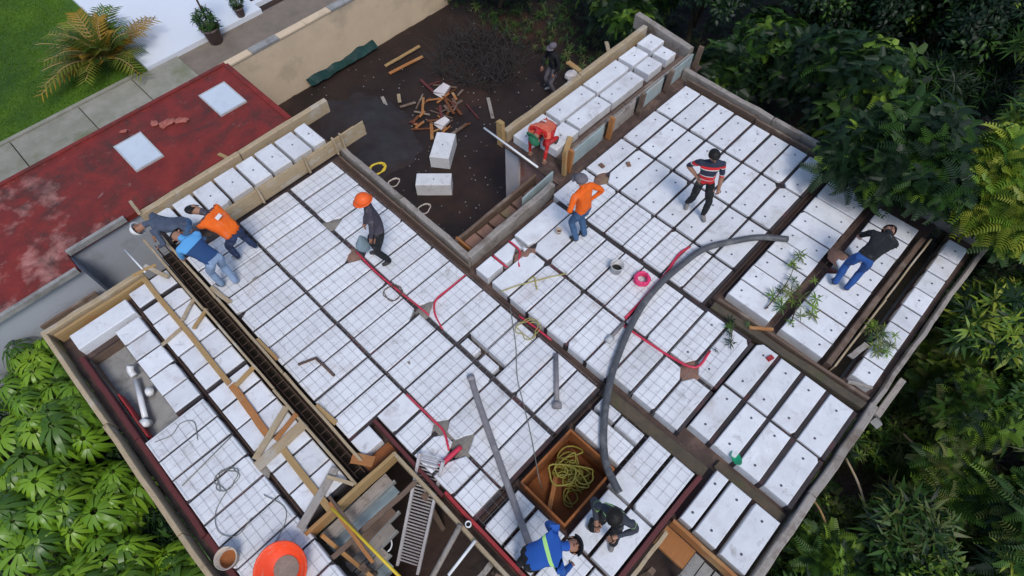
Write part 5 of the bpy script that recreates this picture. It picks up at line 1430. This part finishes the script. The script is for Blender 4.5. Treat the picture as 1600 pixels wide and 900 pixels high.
# palm by the lawn
pr = empty('palm', (2.3, 19.5, GZ), 'yellow-green palm clump between the lawn and the white terrace', 'palm')
fv, ff, ft, k = [], [], [], 0
stv = []
for q in range(80):
    a = rng.uniform(0, 6.28); el = rng.uniform(.45, 1.35); L = rng.uniform(1.1, 2.3)
    dirh = np.array([math.cos(a), math.sin(a), 0])
    pts = []
    for t in np.linspace(0, 1, 14):
        pts.append(np.array([2.3, 19.5, GZ + .15]) + dirh * L * t * math.cos(el) * 1.1 + np.array([0, 0, L * t * math.sin(el) - .9 * L * t * t * .45]))
    col = np.array([(.20, .22, .025), (.10, .17, .02), (.34, .20, .02), (.06, .12, .02)][rng.choice(4, p=[.4, .3, .12, .18])])
    stv.append(tube(pts, .010, 4, False))
    for i in range(3, 14):
        dd = pts[i] - pts[i - 1]; dd = dd / np.linalg.norm(dd)
        sd_ = np.cross(dd, [0, 0, 1]); sd_ /= np.linalg.norm(sd_) + 1e-6
        for s in (1, -1):
            l = .42 * (1 - .5 * abs(i / 13 - .5))
            o_ = sd_ * s * .85 + dd * .6
            tip = pts[i] + o_ * l + np.array([0, 0, -.12 * l])
            w_ = dd * .022
            fv += [pts[i] - w_, pts[i] + w_, (pts[i] + tip) / 2 + w_ * 1.2, (pts[i] + tip) / 2 - w_ * 1.2, tip]
            ff += [(k, k + 1, k + 2, k + 3), (k + 3, k + 2, k + 4, k + 4)]
            ft += [np.append(col * rng.uniform(.8, 1.15), 1)] * 5; k += 5
fastmesh('frond', np.array(fv), np.array([q if q[2] != q[3] else (q[0], q[1], q[2], q[0]) for q in ff]) if False else np.array([(a, b, c_, d) if c_ != d else (a, b, c_, a) for a, b, c_, d in ff]), np.array(ft), 'leaf', pr) if False else None
V4, F4, T4 = np.array(fv), [], []
# split the pointed end into its own quad with a doubled tip
V5 = np.concatenate([V4.reshape(-1, 5, 3), V4.reshape(-1, 5, 3)[:, 4:5, :] + np.array([.002, .002, 0])], 1).reshape(-1, 3)
T5 = np.repeat(np.array(ft).reshape(-1, 5, 4)[:, :1, :], 6, 1).reshape(-1, 4)
nn = len(V5) // 6
F5 = np.concatenate([np.stack([np.arange(nn) * 6 + i for i in q], 1) for q in ((0, 1, 2, 3), (3, 2, 5, 4))])
fastmesh('frond_leaves', V5, F5, T5, 'leaf', pr)
v, f = merge(*stv); meshobj('frond_stalks', v, f, 'ochre_wood', pr)
# bright croton-like clump at the left top edge
tree('croton', (-2.4, 22.2, GZ), (-2.4, 22.2, GZ + .9), .9, .6, 200, ROS, ('yellow', 'bright'), (.6, .4), 'orange-yellow shrub on the lawn at the top left edge', 'shrub', lobes=6, scale=(.7, 1.1), limb=.03)
# potted plants on the terrace
def pot(loc, s, label, tall):
    e = empty('potted_plant', loc, label, 'potted plant', 'potted plants on the terrace')
    o = meshobj('pot', *lathe([(0, 0), (.20 * s, 0), (.26 * s, .45 * s), (.29 * s, .46 * s), (.29 * s, .52 * s), (.24 * s, .52 * s), (.22 * s, .42 * s), (0, .42 * s)], 20), 'rock', None, True); o.parent = e
    v, f = tube(smooth_path([(0, 0, .4 * s), (.05, .08, .9 * s), (.02, .05, tall)], 5), .03 * s, 6); o = meshobj('stem', v, f, 'bark', None); o.parent = e
    n = 60
    d = rng.normal(size=(n, 3)); d /= np.linalg.norm(d, axis=1, keepdims=True)
    pos = np.array([0, 0, .75 * s]) + d * .32 * s
    V, F, T = scatter(ROS, pos, d + [0, 0, .4], rng.uniform(.4, .7, n) * s, tints(n, ('dark', 'mid'), (.4, .6)))
    o = fastmesh('foliage', V, F, T, 'leaf'); o.parent = e
    n = 14
    pos = np.array([.02, .05, tall]) + rng.normal(0, .12, (n, 3))
    V, F, T = scatter(ROS, pos, rng.normal(0, .4, (n, 3)) + [0, 0, 1], rng.uniform(.4, .8, n) * s, tints(n, ('dark', 'mid'), (.5, .5)))
    o = fastmesh('top_leaves', V, F, T, 'leaf'); o.parent = e
pot((5.15, 18.15, GZ + .01), 1.0, 'potted plant with tall stem at the terrace edge', 2.3)
pot((6.35, 18.5, GZ + .16), .6, 'small potted plant farther along the terrace edge', .9)
o = meshobj('boulder', *ellipsoid((0, 0, 0), (.75, .5, .42), None, 18, 12), 'rock', smooth=True, loc=(8.0, 19.4, GZ + .25), rot=(0, 0, .5))
for v_ in o.data.vertices: v_.co *= 1 + .28 * mnoise.noise(v_.co * 2.3) + .1 * mnoise.noise(v_.co * 7)
tag(o, 'mauve-brown boulder beside the white terrace at the top edge', 'boulder')

# grass of the lawn and weeds on the slope
def blades(name, x0, x1, y0, y1, n, h, w, zf, lo, hi, label, cat):
    x, y = rng.uniform(x0, x1, n), rng.uniform(y0, y1, n)
    z = np.array([zf(a, b) for a, b in zip(x, y)])
    a = rng.uniform(0, 6.28, n); hh = h * rng.uniform(.5, 1.3, n)
    dx, dy = np.cos(a) * w, np.sin(a) * w
    lx, ly = rng.normal(0, .5, n) * hh, rng.normal(0, .5, n) * hh
    b = np.stack([x, y, z], 1)
    s = np.stack([dx, dy, np.zeros(n)], 1); t = np.stack([lx, ly, hh], 1)
    V = np.stack([b - s, b + s, b + t + s * .3, b + t - s * .3], 1).reshape(-1, 3)
    F = np.arange(4 * n).reshape(-1, 4)
    c = np.array(lo) + (np.array(hi) - np.array(lo)) * rng.random((n, 1))
    T = np.repeat(np.concatenate([c, np.ones((n, 1))], 1)[:, None, :], 4, 1).reshape(-1, 4)
    tag(fastmesh(name, V, F, T, 'leaf'), label, cat, kind='stuff')
blades('lawn_grass', -9, 2.7, 18.5, 27, 60000, .05, .008, lambda a, b: GZ + .01, (.07, .15, .006), (.12, .22, .010), 'short bright green grass of the lawn', 'grass')
blades('slope_weeds', 3.0, 13, -7.5, -2.0, 26000, .16, .007, lambda a, b: GZ + .12 + max(0, -1.9 - b) * .06, (.03, .06, .012), (.12, .15, .04), 'thin weeds and grass on the right slope', 'weeds')
def litter(x0, x1, y0, y1, n):
    pos = np.stack([rng.uniform(x0, x1, n), rng.uniform(y0, y1, n), np.full(n, GZ + .2)], 1)
    V, F, T = scatter(FEA, pos, rng.normal(0, .3, (n, 3)) + [0, 0, 1], rng.uniform(.3, .8, n), tints(n, ('dark', 'mid', 'olive'), (.4, .4, .2)))
    return V, F, T
V, F, T = litter(11.5, 22, -6, 17, 5200)
tag(fastmesh('wood_undergrowth', V, F, T, 'leaf'), 'dark low undergrowth on the floor of the wood', 'undergrowth', kind='stuff')
n = 5200
pos = np.stack([rng.uniform(3.2, 14, n), rng.uniform(-8, -2.1, n), np.full(n, GZ + .2)], 1)
pos[:, 2] += np.maximum(0, -1.9 - pos[:, 1]) * .06 + rng.uniform(0, .35, n)
keep = np.array([mnoise.noise(Vector((p[0] * .7, p[1] * .7, 2.0))) > -.18 for p in pos])
pos = pos[keep]; n = len(pos)
V, F, T = scatter(PIN + OVL + FEA, pos, rng.normal(0, .35, (n, 3)) + [0, 0, 1], rng.uniform(.35, .9, n), tints(n, ('dark', 'mid', 'olive', 'bright'), (.12, .32, .34, .22)))
tag(fastmesh('slope_groundcover', V, F, T, 'leaf'), 'mixed green groundcover on the right slope', 'groundcover', kind='stuff')
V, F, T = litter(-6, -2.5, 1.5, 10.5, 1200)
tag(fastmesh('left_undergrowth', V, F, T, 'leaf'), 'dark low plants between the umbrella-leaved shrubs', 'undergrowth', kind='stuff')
# post and stones on the slope
pq = plank('concrete_post', (6.95, -2.20, -1.5), (6.25, -2.05, -.55), .14, .12, 'concretegrey', None, 'grey concrete post leaning against the right roof edge', 'post')
plank('slope_plank', (7.2, -2.0, -.4), (6.3, -1.97, -.38), .10, .05, 'grey_wood', None, 'grey-green plank beside the right strip of blocks', 'plank')
for (x, y, s, lb) in ((8.0, -2.8, .30, 'round pale stone on the slope below the leaning post'), (7.6, -3.6, .38, 'flat brown stone on the bare slope'), (5.6, -2.6, .22, 'rust brown stone under the right roof board')):
    o = meshobj('stone', *ellipsoid((0, 0, 0), (s, s * .8, s * .5), None, 12, 8), 'rock' if s != .38 else 'clay', smooth=True, loc=(x, y, GZ + .22))
    for v_ in o.data.vertices: v_.co *= 1 + .3 * mnoise.noise(v_.co * 4 + Vector((x, y, 0)))
    tag(o, lb, 'stone', 'stones on the slope')
for (p0, p1, lb) in (((5.4, -2.2, -2.3), (4.7, -3.1, -2.2), 'rusty dead branch beside the bottom right board'), ((6.3, -2.3, -2.0), (5.2, -3.6, -2.2), 'long pale dead branch on the right slope'), ((7.6, -2.9, -2.2), (7.0, -3.9, -2.3), 'straight pale stick on the bare slope')):
    a, b = Vector(p0), Vector(p1)
    tubeobj('dead_branch', [a, a.lerp(b, .4) + Vector((.06, .05, .12)), b], .022, 'ochre_wood' if 'rusty' in lb else 'wood', None, 6, 5, lb, 'branch')
SC.cycles.max_bounces = 5
SC.cycles.diffuse_bounces = 3
SC.cycles.transmission_bounces = 3
